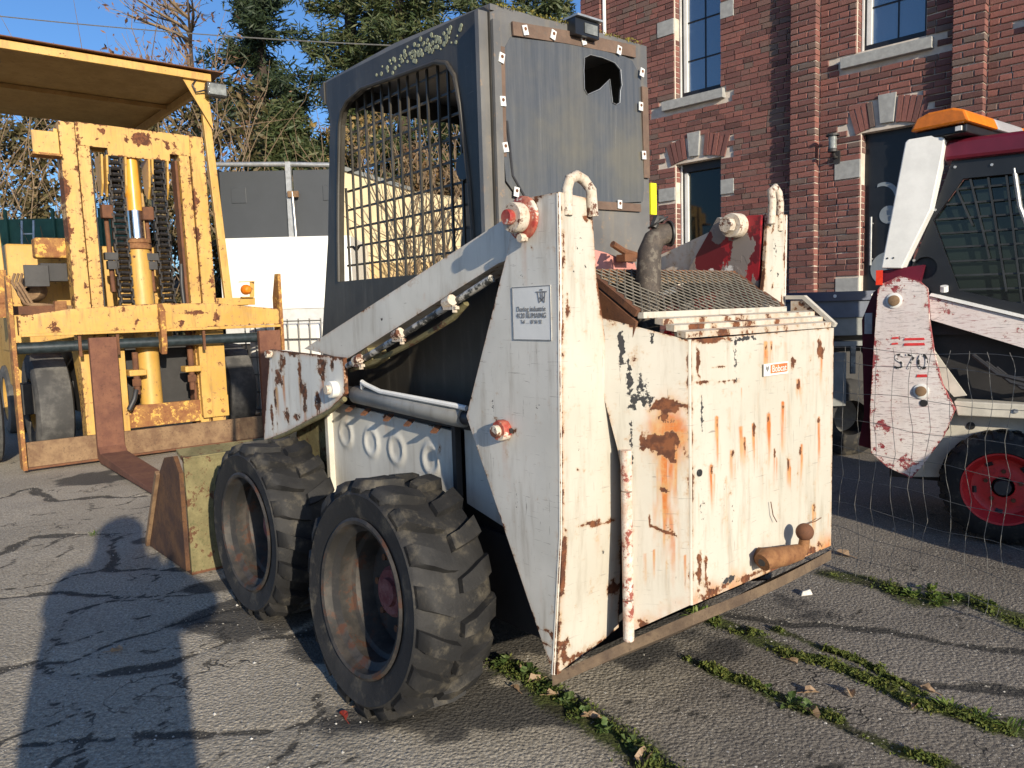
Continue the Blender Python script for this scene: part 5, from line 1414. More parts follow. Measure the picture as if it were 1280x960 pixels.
for u in (.885, 1.255):
    o = MB().tube([w(.30, u, 1.62), w(.37, u, 2.35)], .022, 10).build("chain_rod", M['rust'], FK, True)
    b = MB(); bf(b, .27, .37, u - .05, u + .05, 2.33, 2.46); b.build("chain_anchor", M['rust'], o, bevel=.01)
    b = MB(); bf(b, .25, .33, u - .06, u + .055, 1.93, 2.0); bf(b, .25, .33, u - .04, u + .04, 1.84, 1.92); b.build("anchor_nut", M['cap_black'], o)
MB().tube([w(.34, 1.55, 1.9), w(.30, 1.53, 1.7), w(.33, 1.55, 1.5), w(.3, 1.5, 1.42)], .022, 10).build("mast_hose", M['hose'], FK, True)

# lower mast, cross plates and bolted box
box_ = fbox("bolted_plate", 'yellow', FK, (.12, .40, 1.60, 1.86, .33, 1.07))
fbox("bolted_plate_foot", 'yellow', box_, (.105, .119, 1.60, 1.862, .31, .53))
for u, z in ((1.66, .49), (1.80, .49), (1.66, .37), (1.80, .37)): MB().disc(w(.104, u, z), (-1, 0, 0), .024, .012, 6).build("bolt", M['rust_yellow'], box_)
fbox("upper_plate", 'yellow', FK, (.12, .16, 1.62, 1.86, 1.16, 1.215))
fbox("lower_rail", 'yellow', FK, (.12, .30, .80, .90, .25, 1.2))
fbox("cross_plate", 'rust_yellow', FK, (.16, .22, .90, 1.59, .28, .50))
for u in (.98, 1.50):
    o = fbox("lug", 'yellow', FK, (.04, .2, u - .07, u + .09, .80, .86), bevel=.01)
    MB().tube([w(.08, u, .62), w(.08, u, 1.03)], .028, 10).disc(w(.08, u, .70), (0, 0, 1), .045, .07, 6).build("tie_rod", M['rust'], o)
MB().tube([w(.06, .96, .66), w(.02, .93, .58), w(.03, .88, .48)], .026, 10).build("hydraulic_hose", M['hose'], FK, True)
MB().prism([(.10, 1.15), (.14, 1.15), (.34, .30), (.30, .30)], lambda a, b, t_: w(.2 + .3 * t_, .5 - .02 + (b - .3) * -.0 + a * .3, b)).build("diagonal_plate", M['yellow'], FK)

# chassis, cowl and platform
fbox("cowl", 'yellow', FK, (.95, 1.9, .10, 1.60, 1.05, 2.12), bevel=.02)
fbox("chassis", 'dark', FK, (.5, 3.6, .55, 1.75, .45, 1.15))
fbox("axle", 'dark', FK, (.75, 1.05, .1, 2.2, .45, .75))
fbox("engine_body", 'yellow', FK, (2.4, 3.9, .25, 1.9, .6, 1.75), bevel=.03)
fbox("platform", 'yellow', FK, (.42, .62, 1.85, 2.26, 1.465, 1.53))
def fwheel(u, wd, a=.92, Rt=.52):
    r = empty("wheel", w(a, u, Rt))
    r.parent = FK
    h_ = wd / 2
    MB().lathe([(.27, -h_ * .9), (.36, -h_), (Rt - .05, -h_ * .98), (Rt - .01, -h_ * .86), (Rt, -h_ * .5), (Rt + .002, 0), (Rt, h_ * .5), (Rt - .01, h_ * .86), (Rt - .05, h_ * .98), (.36, h_), (.27, h_ * .9)], n=48, close=True).build("tyre", M['grey_rubber'], r, True)
    MB().lathe([(.27, h_ * .8), (.2, h_ * .3), (.08, h_ * .35), (1e-3, h_ * .4)], n=28).build("rim", M['yellow'], r, True)
fwheel(.335, .32); fwheel(-.27, .36); fwheel(2.15, .32)
fwheel(.35, .3, 3.2, .42); fwheel(1.85, .3, 3.2, .42)
# side lamps
br = fbox("lamp_bracket", 'yellow', FK, (.40, .44, 1.86, 2.33, 1.47, 1.55))
b = MB().bar(w(.38, 2.17, 1.555), w(.38, 2.30, 1.555), .05, .01).bar(w(.38, 2.29, 1.56), w(.38, 2.30, 1.72), .05, .01, (1, 0, 0)).bar(w(.38, 2.16, 1.72), w(.38, 2.32, 1.725), .06, .008)
lm = b.build("indicator_guard", M['yellow'], br)
MB().lathe([(1e-3, -.055), (.03, -.05), (.052, -.02), (.056, 0), (.056, .03), (1e-3, .032)], w(.36, 2.225, 1.635), (1, 0, 0), 22).build("indicator_lens", M['amber'], lm, True)
lo = fbox("work_lamp", 'dark', FK, (.40, .56, .30, .52, 1.73, 1.90))
fbox("lamp_front", 'cap_black', lo, (.37, .399, .16, .36, 1.68, 1.88))
fbox("lamp_box", 'rust_yellow', FK, (.42, .60, .27, .58, 1.95, 2.14), bevel=.02)
MB().lathe([(.02, 0), (.10, .04), (.13, .12), (.12, .2), (1e-3, .24)], w(.55, .20, 1.66), (1, -.4, 0), 22).build("horn", M['rust_light'], FK, True)
for off in (0, .03, .06):
    MB().tube([w(.5, .10 + off, 1.80), w(.38, .06 + off, 1.72), w(.34, .14 + off, 1.52), w(.36, .34, 1.47 + off * .6), w(.36, .56, 1.45 + off * .5)], .013, 8).build("lamp_cable", M['rust_light'], FK, True)
fbox("front_bracket", 'rust', FK, (.3, .5, .04, .40, 1.42, 1.50))
fbox("bracket_block", 'rust_orange', FK, (.28, .36, .37, .47, 1.42, 1.54))
fbox("radiator_frame", 'rust_yellow', FK, (.70, .78, -.10, .06, 1.40, 1.85))

# overhead guard: raked posts and flat roof
can = MB().prism([(1.02, 4.0), (4.1, 4.06), (4.1, 4.13), (1.02, 4.075)], lambda a, b, t_: w(a, -.25 + 2.46 * t_, b)).build("canopy", M['canopy'], FK)
fbox("canopy_edge", 'yellow', can, (.98, 1.019, -.25, 2.21, 3.985, 4.065))
MB().prism([(.93, 4.085), (4.15, 4.14), (4.15, 4.15), (.93, 4.095)], lambda a, b, t_: w(a, -.32 + 2.66 * t_, b)).build("roof_sheet", M['rust'], can)
for u in (-.22, 2.13): MB().prism([(1.03, 3.90), (4.05, 3.95), (4.05, 4.04), (1.03, 3.99)], lambda a, b, t_, u=u: w(a, u + .05 * t_, b)).build("canopy_beam", M['canopy'], can)
MB().prism([(2.4, 3.97), (2.44, 3.97), (2.44, 4.02), (2.4, 4.02)], lambda a, b, t_: w(a, -.16 + 2.28 * t_, b)).build("canopy_beam", M['canopy'], can)
for u in (.02, 2.17):
    p0, p1 = w(.78, u, 1.50), w(1.10, u - .03, 3.99)
    post = MB().bar(p0, p1, .085, .06, (1, 0, 0)).build("front_post", M['yellow'], FK, bevel=.006)
    b = MB(); bf(b, .70, .86, u - .08, u + .08, 1.525, 1.545); b.build("post_foot", M['rust'], post)
    s = 1
    MB().prism([(-.26, 3.985), (.0, 3.985), (.02, 3.45)], lambda a, b, t_, u=u: w(1.05 + (b - 3.9) * .13 - .035 + .012 * t_, u + a, b)).build("gusset", M['yellow'], post)
    hl = MB()
    bf(hl, .86, .96, u - .05, u + .17, 3.80, 3.95)
    hl = hl.build("headlight", M['cap_black'], FK, bevel=.015)
    g = MB(); bf(g, .848, .859, u - .035, u + .155, 3.815, 3.935); g.build("headlight_lens", M['lens'], hl, bevel=.004)
    MB().tube([w(.95, u - .05, 3.87), w(.97, u - .14, 3.84), w(.99, u - .17, 3.92), w(1.02, u - .12, 3.98)], .010, 6).build("lamp_cable", M['hose'], hl, True)
for u in (.05, 2.1): MB().bar(w(3.6, u, 1.6), w(4.0, u, 3.96), .09, .07, (1, 0, 0)).build("rear_post", M['canopy'], FK)
MB().tube([w(.8, 1.99, 1.62), w(.9, 1.97, 2.5)], .035, 10).build("lift_hose", M['grey_steel'], FK, True)
# ---------------------------------------------------------------- the maroon and white loader on the right
L2 = empty("compact_loader", (2.60, 4.0253, 0), math.atan2(-.58876, .8083), "smaller maroon and white compact loader with amber light bar behind the wire fence", "loader")
def e(s, y, z): return (s, y, z)                  # s forward (to the right), y into the machine
def b2(name, mat, parent, *r, bevel=0.0):
    m = MB()
    for k in r: m.box(*k)
    return m.build(name, M[mat], parent, bevel=bevel)
def pr2(name, mat, poly, y0, y1, parent=None, bevel=0.0):
    return MB().prism(poly, lambda a, b, t_: e(a, y0 + (y1 - y0) * t_, b)).build(name, M[mat], parent or L2, bevel=bevel)
PL = [(-.623, 1.392), (-.60, 1.425), (-.514, 1.463), (-.413, 1.428), (-.375, 1.39), (-.366, 1.30), (-.362, 1.216), (-.335, 1.04), (-.292, .865), (-.227, .726), (-.278, .576), (-.373, .41), (-.431, .326), (-.56, .38), (-.643, .455), (-.654, .666), (-.642, .991)]
def w2(a, b):
    r = blob(a, b, [(-.5, .42, .14, .07, .40), (-.62, .8, .02, .3, .3), (-.55, 1.42, .08, .03, .35), (-.60, .62, .05, .05, .35)], 60)
    return r, r * 0, r * 0
up2 = plate("upright_plate", PL, lambda a, b, d: e(a, -.02 + d, b), .05, M['scratched'], L2, .014, w2, .001, .5, None, 3.0)
for s, z, r_ in ((-.537, 1.328, .030), (-.392, .824, .028)):
    o = MB().disc(e(s, -.022, z), (0, -1, 0), r_ + .012, .006, 24).build("pin_boss", M['white_bits'], up2, True)
    MB().disc(e(s, -.029, z), (0, -1, 0), r_, .008, 20).build("pin_head", M['rust_light'], o, True)
MB().disc(e(-.378, -.021, .757), (0, -1, 0), .020, .003, 16).build("drilled_hole", M['ink_black'], up2)
fp = lambda a, b, d: e(a, -.0235 - d, b)
for i, (a0, a1, b0, b1) in enumerate([(-.485, -.38, 1.105, 1.12), (-.485, -.378, 1.075, 1.092), (-.548, -.51, 1.112, 1.125), (-.55, -.512, 1.08, 1.092), (-.418, -.362, .90, .918)]):
    MB().prism([(a0, b0), (a1, b0 + .003), (a1 - .004, b1), (a0 + .006, b1 - .002)], lambda a, b, t_: fp(a, b, -.001 + .0015 * t_)).build("red_print", M['ink_red'], up2)
words("model_number", "S70", .125, lambda a, b, d: fp(-.445 + a, .945 + b, d), M['flaked'], up2, .95)
pr2("lift_arm", 'scratched', [(-.37, 1.345), (1.1, .905), (1.15, .76), (1.1, .70), (-.36, 1.216)], .035, .12)
pr2("arm_lip", 'white_bits', [(-.37, 1.349), (1.1, .909), (1.1, .921), (-.36, 1.363)], .02, .13)
pr2("frame_rail", 'cream', [(-.24, .77), (1.2, .755), (1.2, .69), (-.22, .69)], .03, .16, bevel=.006)
sp = pr2("side_skirt", 'cream', [(-.27, .69), (1.2, .69), (1.2, .45), (-.45, .3), (-.27, .60)], .15, .17)
MB().disc(e(-.165, .148, .62), (0, -1, 0), .022, .003, 14).build("drilled_hole", M['ink_black'], sp)
pr2("arm_post", 'cream', [(-.345, 1.05), (-.18, .80), (-.24, .79), (-.30, .86)], .05, .07)
pr2("tail_cover", 'white_bits', [(-.498, 2.185), (-.484, 2.20), (-.345, 2.205), (-.308, 2.178), (-.318, 2.10), (-.366, 1.815), (-.503, 1.505), (-.608, 1.512)], -.02, .14, bevel=.006)
for s in (-.575, -.545): MB().disc(e(s, -.0215, 1.565), (0, -1, 0), .005, .002, 8).build("drilled_hole", M['ink_black'], L2)
pr2("red_bracket", 'maroon', [(-.61, 1.50), (-.40, 1.52), (-.42, 1.42), (-.62, 1.42)], .02, .10)
b2("reflector", 'red_plastic', L2, (-.632, -.598, -.03, -.021, 1.418, 1.50))
rd = pr2("rear_door", 'maroon', [(-.63, 1.40), (-.66, 1.38), (-.72, 1.22), (-.70, .66), (-.73, .48), (-.60, .45)], .055, .95)
b2("door_hinge", 'grey_steel', rd, (-.70, -.66, .03, .054, 1.14, 1.26))
# cab
CB = [(-.50, 1.44), (-.42, 1.66), (-.285, 2.075), (1.0, 2.06), (1.05, 1.15), (-.05, 1.22), (-.40, 1.36)]
WN = [(-.37, 1.765), (-.23, 1.975), (.92, 1.965), (.95, 1.22), (.02, 1.30), (-.235, 1.375)]
cb = holed("cab", CB, [WN, ring2d(20, .062, (-.405, 1.505))], lambda a, b, d: e(a, .10 + d, b), .03, M['black_gloss'], L2)
pr2("cab_side", 'black_gloss', CB, .92, .95, cb)
pr2("side_glass", 'glass_dark', WN, .155, .160, cb)
MB().disc(e(-.405, .16, 1.505), (0, -1, 0), .07, .02, 20).build("speaker", M['black_gloss'], cb)
for k in range(15):
    s = -.34 + .082 * k
    MB().bar(e(s + .06, .115, 1.97), e(s + .16, .115, 1.22 if k > 2 else 1.72 - .18 * k), .010, .010, (0, 1, 0)).build("mesh_bar", M['mesh_dark'], cb)
for k in range(9):
    z = 1.30 + .078 * k
    s0 = float(np.interp(z, [1.25, 1.375, 1.765, 1.975], [-.1, -.235, -.36, -.23]))
    MB().bar(e(s0, .125, z), e(.95, .125, z - .01), .010, .010, (0, 0, 1)).build("mesh_bar", M['mesh_dark'], cb)
MB().tube([e(.0, .11, 2.0), e(.03, .11, 1.80), e(.12, .11, 1.55)], .012, 8).build("gas_strut", M['grey_steel'], cb, True)
pr2("roof", 'maroon', [(-.33, 2.075), (-.335, 2.15), (-.30, 2.185), (1.0, 2.175), (1.03, 2.06)], .06, .98, bevel=.02)
# light bar across the roof
y0 = -.02
bar_ = empty("light_bar", e(-.33, -.03, 2.19), -R(15.8)); bar_.parent = L2
b2("bar_base", 'black_gloss', bar_, (-.13, .13, 0, 1.14, 0, .045), bevel=.008)
for ya, yb, m_ in ((-.03, .36, 'amber'), (.362, .76, 'bar_grey'), (.762, 1.17, 'amber')):
    MB().prism([(-.145, .047), (-.115, .11), (-.05, .132), (.07, .132), (.13, .11), (.155, .047)], lambda a, b, t_, ya=ya, yb=yb: e(a, ya + (yb - ya) * t_, b)).build("light_lens", M[m_], bar_, bevel=.012)
b2("alley_light", 'white_bits', bar_, (.08, .11, -.012, -.001, .012, .035))
# body and wheels
b2("body", 'dark', L2, (-.58, 1.2, .19, .82, .28, 1.13), (-.55, .0, .13, .90, 1.13, 1.30))
MB().tube([e(.35, .05, 1.0), e(.42, .04, .86)], .012, 8).build("cylinder_rod", M['chrome'], L2, True)
def wheel2(s, y, flip=False):
    r = empty("wheel", e(s, y, .305), math.pi if flip else 0)
    r.parent = L2
    Rt, h_ = .305, .09
    b = MB().lathe([(.185, -h_ * .8), (.20, -h_), (Rt - .04, -h_ * .96), (Rt - .008, -h_ * .7), (Rt - .006, 0), (Rt - .008, h_ * .7), (Rt - .04, h_ * .96), (.20, h_), (.185, h_ * .8)], n=56, close=True)
    for k in range(26):
        for sd in (-1, 1):
            t0 = 2 * math.pi * (k + (.5 if sd > 0 else 0)) / 26
            vs = []
            for yy, dt, rr in ((h_ * .98, 0, Rt - .03), (h_ * .7, .02, Rt + .004), (0, .10, Rt + .004)):
                for dd, r2 in ((-.05, rr - .008), (-.035, rr), (.035, rr), (.05, rr - .008)):
                    vs.append((r2 * math.cos(t0 + dt + dd), sd * yy, r2 * math.sin(t0 + dt + dd)))
            b.add(vs, [(i * 4 + c, i * 4 + c + 1, i * 4 + c + 5, i * 4 + c + 4) for i in range(2) for c in range(3)])
    b.build("tyre", M['black_rubber'], r, True)
    rim = MB().lathe([(.186, -h_ * .98), (.196, -h_ * 1.02), (.186, -h_ * 1.0), (.170, -h_ * .7), (.150, -h_ * .2), (.130, -h_ * .1), (.10, -h_ * .18), (.06, -h_ * .2), (.055, -h_ * .25)], n=44).build("rim", M['red_rim'], r, True)
    MB().disc((0, -h_ * .22, 0), (0, -1, 0), .042, .03, 20).build("hub", M['hose'], rim, True)
    for k in range(5):
        a = 2 * math.pi * k / 5 + .3
        MB().disc((.085 * math.cos(a), -h_ * .15, .085 * math.sin(a)), (0, -1, 0), .012, .014, 6).build("wheel_nut", M['rust'], rim)
        MB().tube([(.135 * math.cos(a + .4), -h_ * .13, .135 * math.sin(a + .4)), (.14 * math.cos(a + .65), -h_ * .13, .14 * math.sin(a + .65))], .012, 6).build("vent_slot", M['ink_black'], rim)
wheel2(0, .10); wheel2(.78, .10); wheel2(0, .92, True); wheel2(.78, .92, True)

# ---------------------------------------------------------------- wire mesh stock fence
FN = empty("wire_fence", (1.63100, 3.68191, 0), math.atan2(-.89678, .44248), "sagging galvanised wire mesh fence between the two loaders", "fence")
rf = random.Random(6)
HZ = [1.115, 1.048, .905, .765, .629, .488, .352, .22, .10]
for k, z in enumerate(HZ):
    MB().tube([(-.75 + .09 * i, .008 * math.sin(i * 1.7 + k), z + .008 * math.sin(i * .9 + k * 2) - .01 * (i * .09)) for i in range(26)], .0013, 5).build("wire", M['wire'], FN)
for k in range(25):
    s = -.75 + .089 * k + rf.uniform(-.008, .008)
    ln = rf.uniform(-.02, .03)
    pts = [(s + ln * (1 - z) + .010 * math.sin(j * 2.3 + k), .012 * math.sin(j * 1.9 + k * .7), z + .003) for j, z in enumerate(HZ)]
    pts.append((s + ln + .02 * math.sin(k), .02 * math.cos(k), .004))
    fine = []
    for p0, p1 in zip(pts[:-1], pts[1:]):
        fine += [p0, tuple((a + b) / 2 + (rf.uniform(-.006, .006) if i == 0 else 0) for i, (a, b) in enumerate(zip(p0, p1)))]
    MB().tube(fine + [pts[-1]], .0012, 5).build("wire", M['wire'], FN)

# ---------------------------------------------------------------- flat trailer standing before the house
TR = empty("flat_trailer", (1.75, 6.35, 0), R(3), "flat trailer with a blue side rail standing between the loaders and the house", "trailer")
b2("bed", 'trailer_blue', TR, (0, 3.4, .0, 1.35, 1.19, 1.34))
rl = b2("side_rail", 'rail_blue', TR, (0, 3.4, -.03, -.002, 1.33, 1.405))
for x in (.3, .62, .93, 1.25): MB().disc((x, -.031, 1.368), (0, -1, 0), .014, .004, 10).build("rivet", M['white_bits'], rl)
b2("chassis_beam", 'trailer_grey', TR, (0, 3.4, .02, .12, 1.04, 1.188))
b2("underframe", 'dark', TR, (.05, 3.3, .2, 1.2, .5, 1.03))
mg = MB().prism([(-.30, 0), (-.30, .45), (-.22, .54), (.22, .54), (.30, .45), (.30, 0), (.26, 0), (.26, .42), (.20, .50), (-.20, .50), (-.26, .42), (-.26, 0)], lambda a, b, t_: (1.15 + a, .02 + .3 * t_, .45 + b)).build("mudguard", M['trailer_grey'], TR)
b2("mud_flap", 'trailer_grey', TR, (.9, 1.05, -.0, .02, .45, .9))
b2("marker_lamp", 'lens', TR, (1.08, 1.12, -.02, .0, .72, .95))
for x in (1.15, 1.85):
    MB().lathe([(.15, -.1), (.28, -.1), (.33, -.07), (.33, .07), (.28, .1), (.15, .1)], (x, .2, .33), (0, 1, 0), 28, True).build("tyre", M['black_rubber'], TR, True)
b2("tool_box", 'trailer_grey', TR, (.50, .72, .0, .3, .62, .80))

# ---------------------------------------------------------------- grey and white panels left of the cab
PF = empty("panel_screen", (-4.20, 11.3, 0), R(2), "dark grey panel screen in a galvanised frame above the white box", "screen")
for i, (x0, x1) in enumerate(((.08, 1.03), (1.13, 1.66))):
    p = b2("panel", 'panel_grey', PF, (x0, x1, 0, .05, 2.45, 3.42), bevel=.005)
    px_ = x0 + (.16 if i == 0 else .42)
    b2("patch", 'panel_grey', p, (px_, px_ + .21, -.012, .0, 2.97 + .01 * i, 3.19), bevel=.003)
MB().tube([(.0, -.02, 3.52), (1.08, -.02, 3.50), (1.70, -.02, 3.475)], .035, 10).build("top_rail", M['grey_steel'], PF, True)
ps = b2("post", 'grey_steel', PF, (1.04, 1.115, -.06, .02, .0, 3.53))
MB().tube([(1.155, -.09, 2.3), (1.13, -.09, 3.1)], .022, 10).build("prop_tube", M['chrome_dull'], PF, True)
b2("clamp", 'rust_light', ps, (1.06, 1.22, -.11, -.061, 3.02, 3.11), bevel=.01)
b2("end_frame", 'black_gloss', PF, (.0, .078, -.01, .55, 2.45, 3.45))
b2("post", 'grey_steel', PF, (.02, .09, .1, .18, 0, 2.44)); b2("post", 'grey_steel', PF, (1.62, 1.69, .06, .12, 0, 3.45))
WB = empty("white_box_body", (-4.10, 11.05, 0), R(2), "big white box body standing under the grey panels", "container")
b2("shell", 'box_white', WB, (0, 1.86, 0, 2.2, 1.43, 2.45), bevel=.01)
b2("lower_skirt", 'skirt_grey', WB, (.02, 1.84, .02, 2.1, .95, 1.428))
b2("frame", 'dark', WB, (.1, 1.8, .1, 2.0, .35, .949))
for x in (.3, 1.5): MB().lathe([(.15, -.12), (.33, -.12), (.36, 0), (.33, .12), (.15, .12)], (x, .3, .36), (0, 1, 0), 24, True).build("wheel", M['black_rubber'], WB, True)
IB = empty("caged_tank", (-2.62, 8.9, 0), R(-20), "white plastic tank in a wire cage beside the forklift carriage", "tank")
b2("tank", 'box_white', IB, (-.5, .5, 0, .9, .2, 1.24), bevel=.05)
b2("pallet", 'rust_light', IB, (-.52, .52, -.02, .95, .0, .18))
for k in range(8): MB().tube([(-.52 + .149 * k, -.02, .18), (-.52 + .149 * k, -.02, 1.30)], .008, 6).build("cage_wire", M['wire'], IB)
for k in range(6): MB().tube([(-.53, -.03, .25 + .205 * k), (.53, -.03, .25 + .205 * k)], .008, 6).build("cage_wire", M['wire'], IB)
YW = empty("yellow_wall", (-2.75, 12.9, 0), R(-3), "pale yellow rendered wall seen through the cab mesh", "wall")
MB().prism([(.0, 0), (4.6, 0), (4.6, 2.75), (1.2, 3.30), (.0, 3.72)], lambda a, b, t_: (a, .25 * t_, b)).build("render", M['yellow_wall'], YW)
MB().prism([(-.05, 3.72), (1.2, 3.302), (1.2, 3.36), (-.05, 3.79)], lambda a, b, t_: (a, -.05 + .35 * t_, b)).build("coping", M['trailer_grey'], YW)
b2("base_course", 'stone_yellow', YW, (.0, 4.6, -.02, -.001, 0, 2.15))
# hoses and small fittings on the compact loader
for k, (s0, z0) in enumerate(((-.16, 1.02), (-.10, .98), (-.05, .95))):
    MB().tube([e(s0, .10, z0), e(s0 + .12, .06, z0 - .10), e(s0 + .35, .07, z0 - .16), e(s0 + .62, .11, z0 - .13)], .012, 8).build("hydraulic_hose", M['hose'], L2, True)
for s, z in ((.05, .73), (.33, .73), (.62, .725)): MB().disc(e(s, .029, z), (0, -1, 0), .012, .008, 6).build("bolt", M['grey_steel'], L2)
for s, z in ((-.46, 1.55), (-.36, 1.82), (-.27, 2.04), (-.1, 2.03), (.2, 2.03)): MB().disc(e(s, .099, z), (0, -1, 0), .008, .006, 6).build("bolt", M['grey_steel'], cb)
MB().tube([e(-.30, .05, 1.37), e(-.30, .04, 1.40)], .02, 10).build("grease_cap", M['white_bits'], L2)
pr2("step_plate", 'black_gloss', [(.25, .66), (.75, .66), (.75, .64), (.25, .64)], .0, .14)
# ---------------------------------------------------------------- bank, hedges and trees behind the yard
def bank():
    xs, ys = np.linspace(-60, 60, 61), np.linspace(13.5, 70, 30)
    X, Y = np.meshgrid(xs, ys, indexing='ij')
    H = np.clip((Y - 13.6) / 5, 0, 1) * np.clip((2.0 - X) / 6, 0, 1) * 2.3 - .05 + fbm(X * .3, Y * .3, 3) * .4 * np.clip((Y - 14) / 4, 0, 1)
    i = np.arange(X.size).reshape(X.shape)
    f = np.stack([i[:-1, :-1], i[1:, :-1], i[1:, 1:], i[:-1, 1:]], -1).reshape(-1, 4)
    me = bpy.data.meshes.new("earth_bank")
    me.from_pydata(np.stack([X.ravel(), Y.ravel(), H.ravel()], 1), [], f)
    me.shade_smooth()
    put("earth_bank", me, plain("earth_and_litter", (0.09, 0.07, 0.04), 0.95, 0, 0.4, 2, 0.6))['kind'] = 'structure'
bank()

def hedge(name, label, x0, x1, y, top, n, cols, size, seed, twigs, z0=.2, thick=1.0):
    """a mass of small leaves over twigs: lumps and hollows, ragged top"""
    rs = np.random.RandomState(seed)
    x, u = rs.uniform(x0, x1, n), rs.uniform(0, 1, n) ** .8
    tp = np.array([top(a) for a in x]) + (fbm(x * 1.6, x * 0, 3, seed) - .5) * .9
    z = z0 + (tp - z0) * u
    lump = fbm(x * 1.3, z * 1.3, 4, seed + 5)
    keep = rs.rand(n) < np.clip((lump - .30) * 4, .10, 1) * np.clip((1.04 - u) * 6, .15, 1)
    x, z, u, lump = x[keep], z[keep], u[keep], lump[keep]
    yy = y - thick * (lump - .35) * 2.2 + u * 1.2 + rs.exponential(.16, len(x))
    P = np.stack([x, yy, z], 1)
    U, W = rand_axes(rs, len(P), size)
    root = empty(name, ((x0 + x1) / 2, y, 0), 0, label, "hedge")
    P[:, 0] -= root.location.x; P[:, 1] -= y
    quads("foliage", P, U, W, leaf(name + "_leaves", cols, .2), root)
    b = MB()
    rr = random.Random(seed)
    for i in range(twigs):
        bx_ = rr.uniform(x0, x1)
        hgt = top(bx_) + rr.uniform(-.8, .9)
        p = Vector((bx_ - root.location.x, rr.uniform(-.9, .6), rr.uniform(z0, hgt * .7)))
        d = Vector((rr.uniform(-.6, .6), rr.uniform(-.4, .3), 1)).normalized()
        pts = [p]
        for k in range(4):
            d = (d + Vector((rr.uniform(-.4, .4), rr.uniform(-.3, .3), rr.uniform(-.3, .25)))).normalized()
            p = p + d * (hgt - z0) * .12
            pts.append(p)
        b.tube(pts, [.011, .010, .008, .006, .003], 4, False)
    b.build("twigs", M['twig'], root, kind='stuff')

M['twig'] = plain("grey_brown_twig", (0.20, 0.14, 0.085), 0.9, 0, 0.3)
M['bark'] = plain("dark_bark", (0.055, 0.04, 0.03), 0.95, 0, 0.3, 6, 0.8)
M['bark_pale'] = plain("pale_bark", (0.26, 0.20, 0.12), 0.9, 0, 0.3, 6, 0.6)
ivy = [(0.045, 0.045, 0.015), (0.085, 0.075, 0.025), (0.16, 0.12, 0.05), (0.10, 0.075, 0.04), (0.26, 0.18, 0.09), (0.10, 0.10, 0.035)]
hedge("ivy_hedge", "tall ivy-covered brown-green hedge behind the forklift", -12.5, -4.6, 14.2, lambda x: 5.5 + .25 * math.sin(x * 1.1), 48000, ivy, .075, 3, 260, .4)
brown = [(0.10, 0.06, 0.03), (0.20, 0.11, 0.05), (0.26, 0.17, 0.08), (0.14, 0.11, 0.05), (0.30, 0.20, 0.11)]
hedge("brown_hedge", "brown autumn hedge seen through the right side of the cab mesh", -1.75, 1.8, 12.6, lambda x: 4.3 + .3 * math.sin(x * 2), 22000, brown, .06, 9, 300, .3, .6)
hedge("bramble_hedge", "low dark brambles behind the grey panel screen", -5.2, -2.2, 14.6, lambda x: 4.35 + .2 * math.sin(x * 3), 9000, [(0.04, 0.055, 0.02), (0.09, 0.10, 0.035), (0.16, 0.11, 0.06)], .075, 15, 90, .4)

def limbs(b, p, d, l, r, depth, rs, out, droop=0.0, spread=.7):
    pts, rad = [p], [r]
    n = 4
    for k in range(n):
        d = (d + Vector((rs.uniform(-.22, .22), rs.uniform(-.22, .22), rs.uniform(-.12, .18) - droop))).normalized()
        p = p + d * l / n
        pts.append(p); rad.append(r * (1 - .55 * (k + 1) / n))
    b.tube(pts, rad, 5 if r > .03 else 3, False)
    if depth == 0:
        out += pts[1:]
        return
    for k in range(rs.choice((3, 4, 4))):
        i = rs.randint(1, n)
        dd = (d + Vector((rs.uniform(-1, 1), rs.uniform(-1, 1), rs.uniform(-.35, .7))) * spread).normalized()
        limbs(b, pts[i], dd, l * rs.uniform(.5, .75), rad[i] * .6, depth - 1, rs, out, droop, spread)

def bare_tree(x, y, h, label, seed, leaves=500, bark='bark', cols=None, lean=0.0):
    rs = random.Random(seed)
    root = empty("bare_tree", (x, y, 1.5), 0, label, "tree", None)
    b, out = MB(), []
    trunk = [Vector((0, 0, 0)), Vector((lean * .3, 0, h * .3)), Vector((lean * .6, .1, h * .62)), Vector((lean, .1, h))]
    b.tube(trunk, [h * .016, h * .013, h * .009, h * .003], 8, False)
    b.build("trunk", M[bark], root, True)
    c = MB()
    for k in range(15):
        u = rs.uniform(.28, .98)
        p = trunk[0].lerp(trunk[3], u)
        a = rs.random() * 6.28
        limbs(c, p, Vector((math.cos(a), math.sin(a), rs.uniform(.25, 1.1))).normalized(), h * .26 * (1.15 - u * .5), h * .0065, 2, rs, out)
    c.build("branches", M['twig'], root, kind='stuff')
    if leaves:
        r2 = np.random.RandomState(seed)
        P = np.array([out[i] for i in r2.randint(0, len(out), leaves)]) + r2.normal(0, .10, (leaves, 3))
        U, W = rand_axes(r2, leaves, .07)
        quads("dry_leaves", P, U, W, leaf("dry_leaves_%s" % bark, cols or [(0.20, 0.10, 0.06), (0.33, 0.18, 0.11), (0.25, 0.15, 0.10)], .3), root)

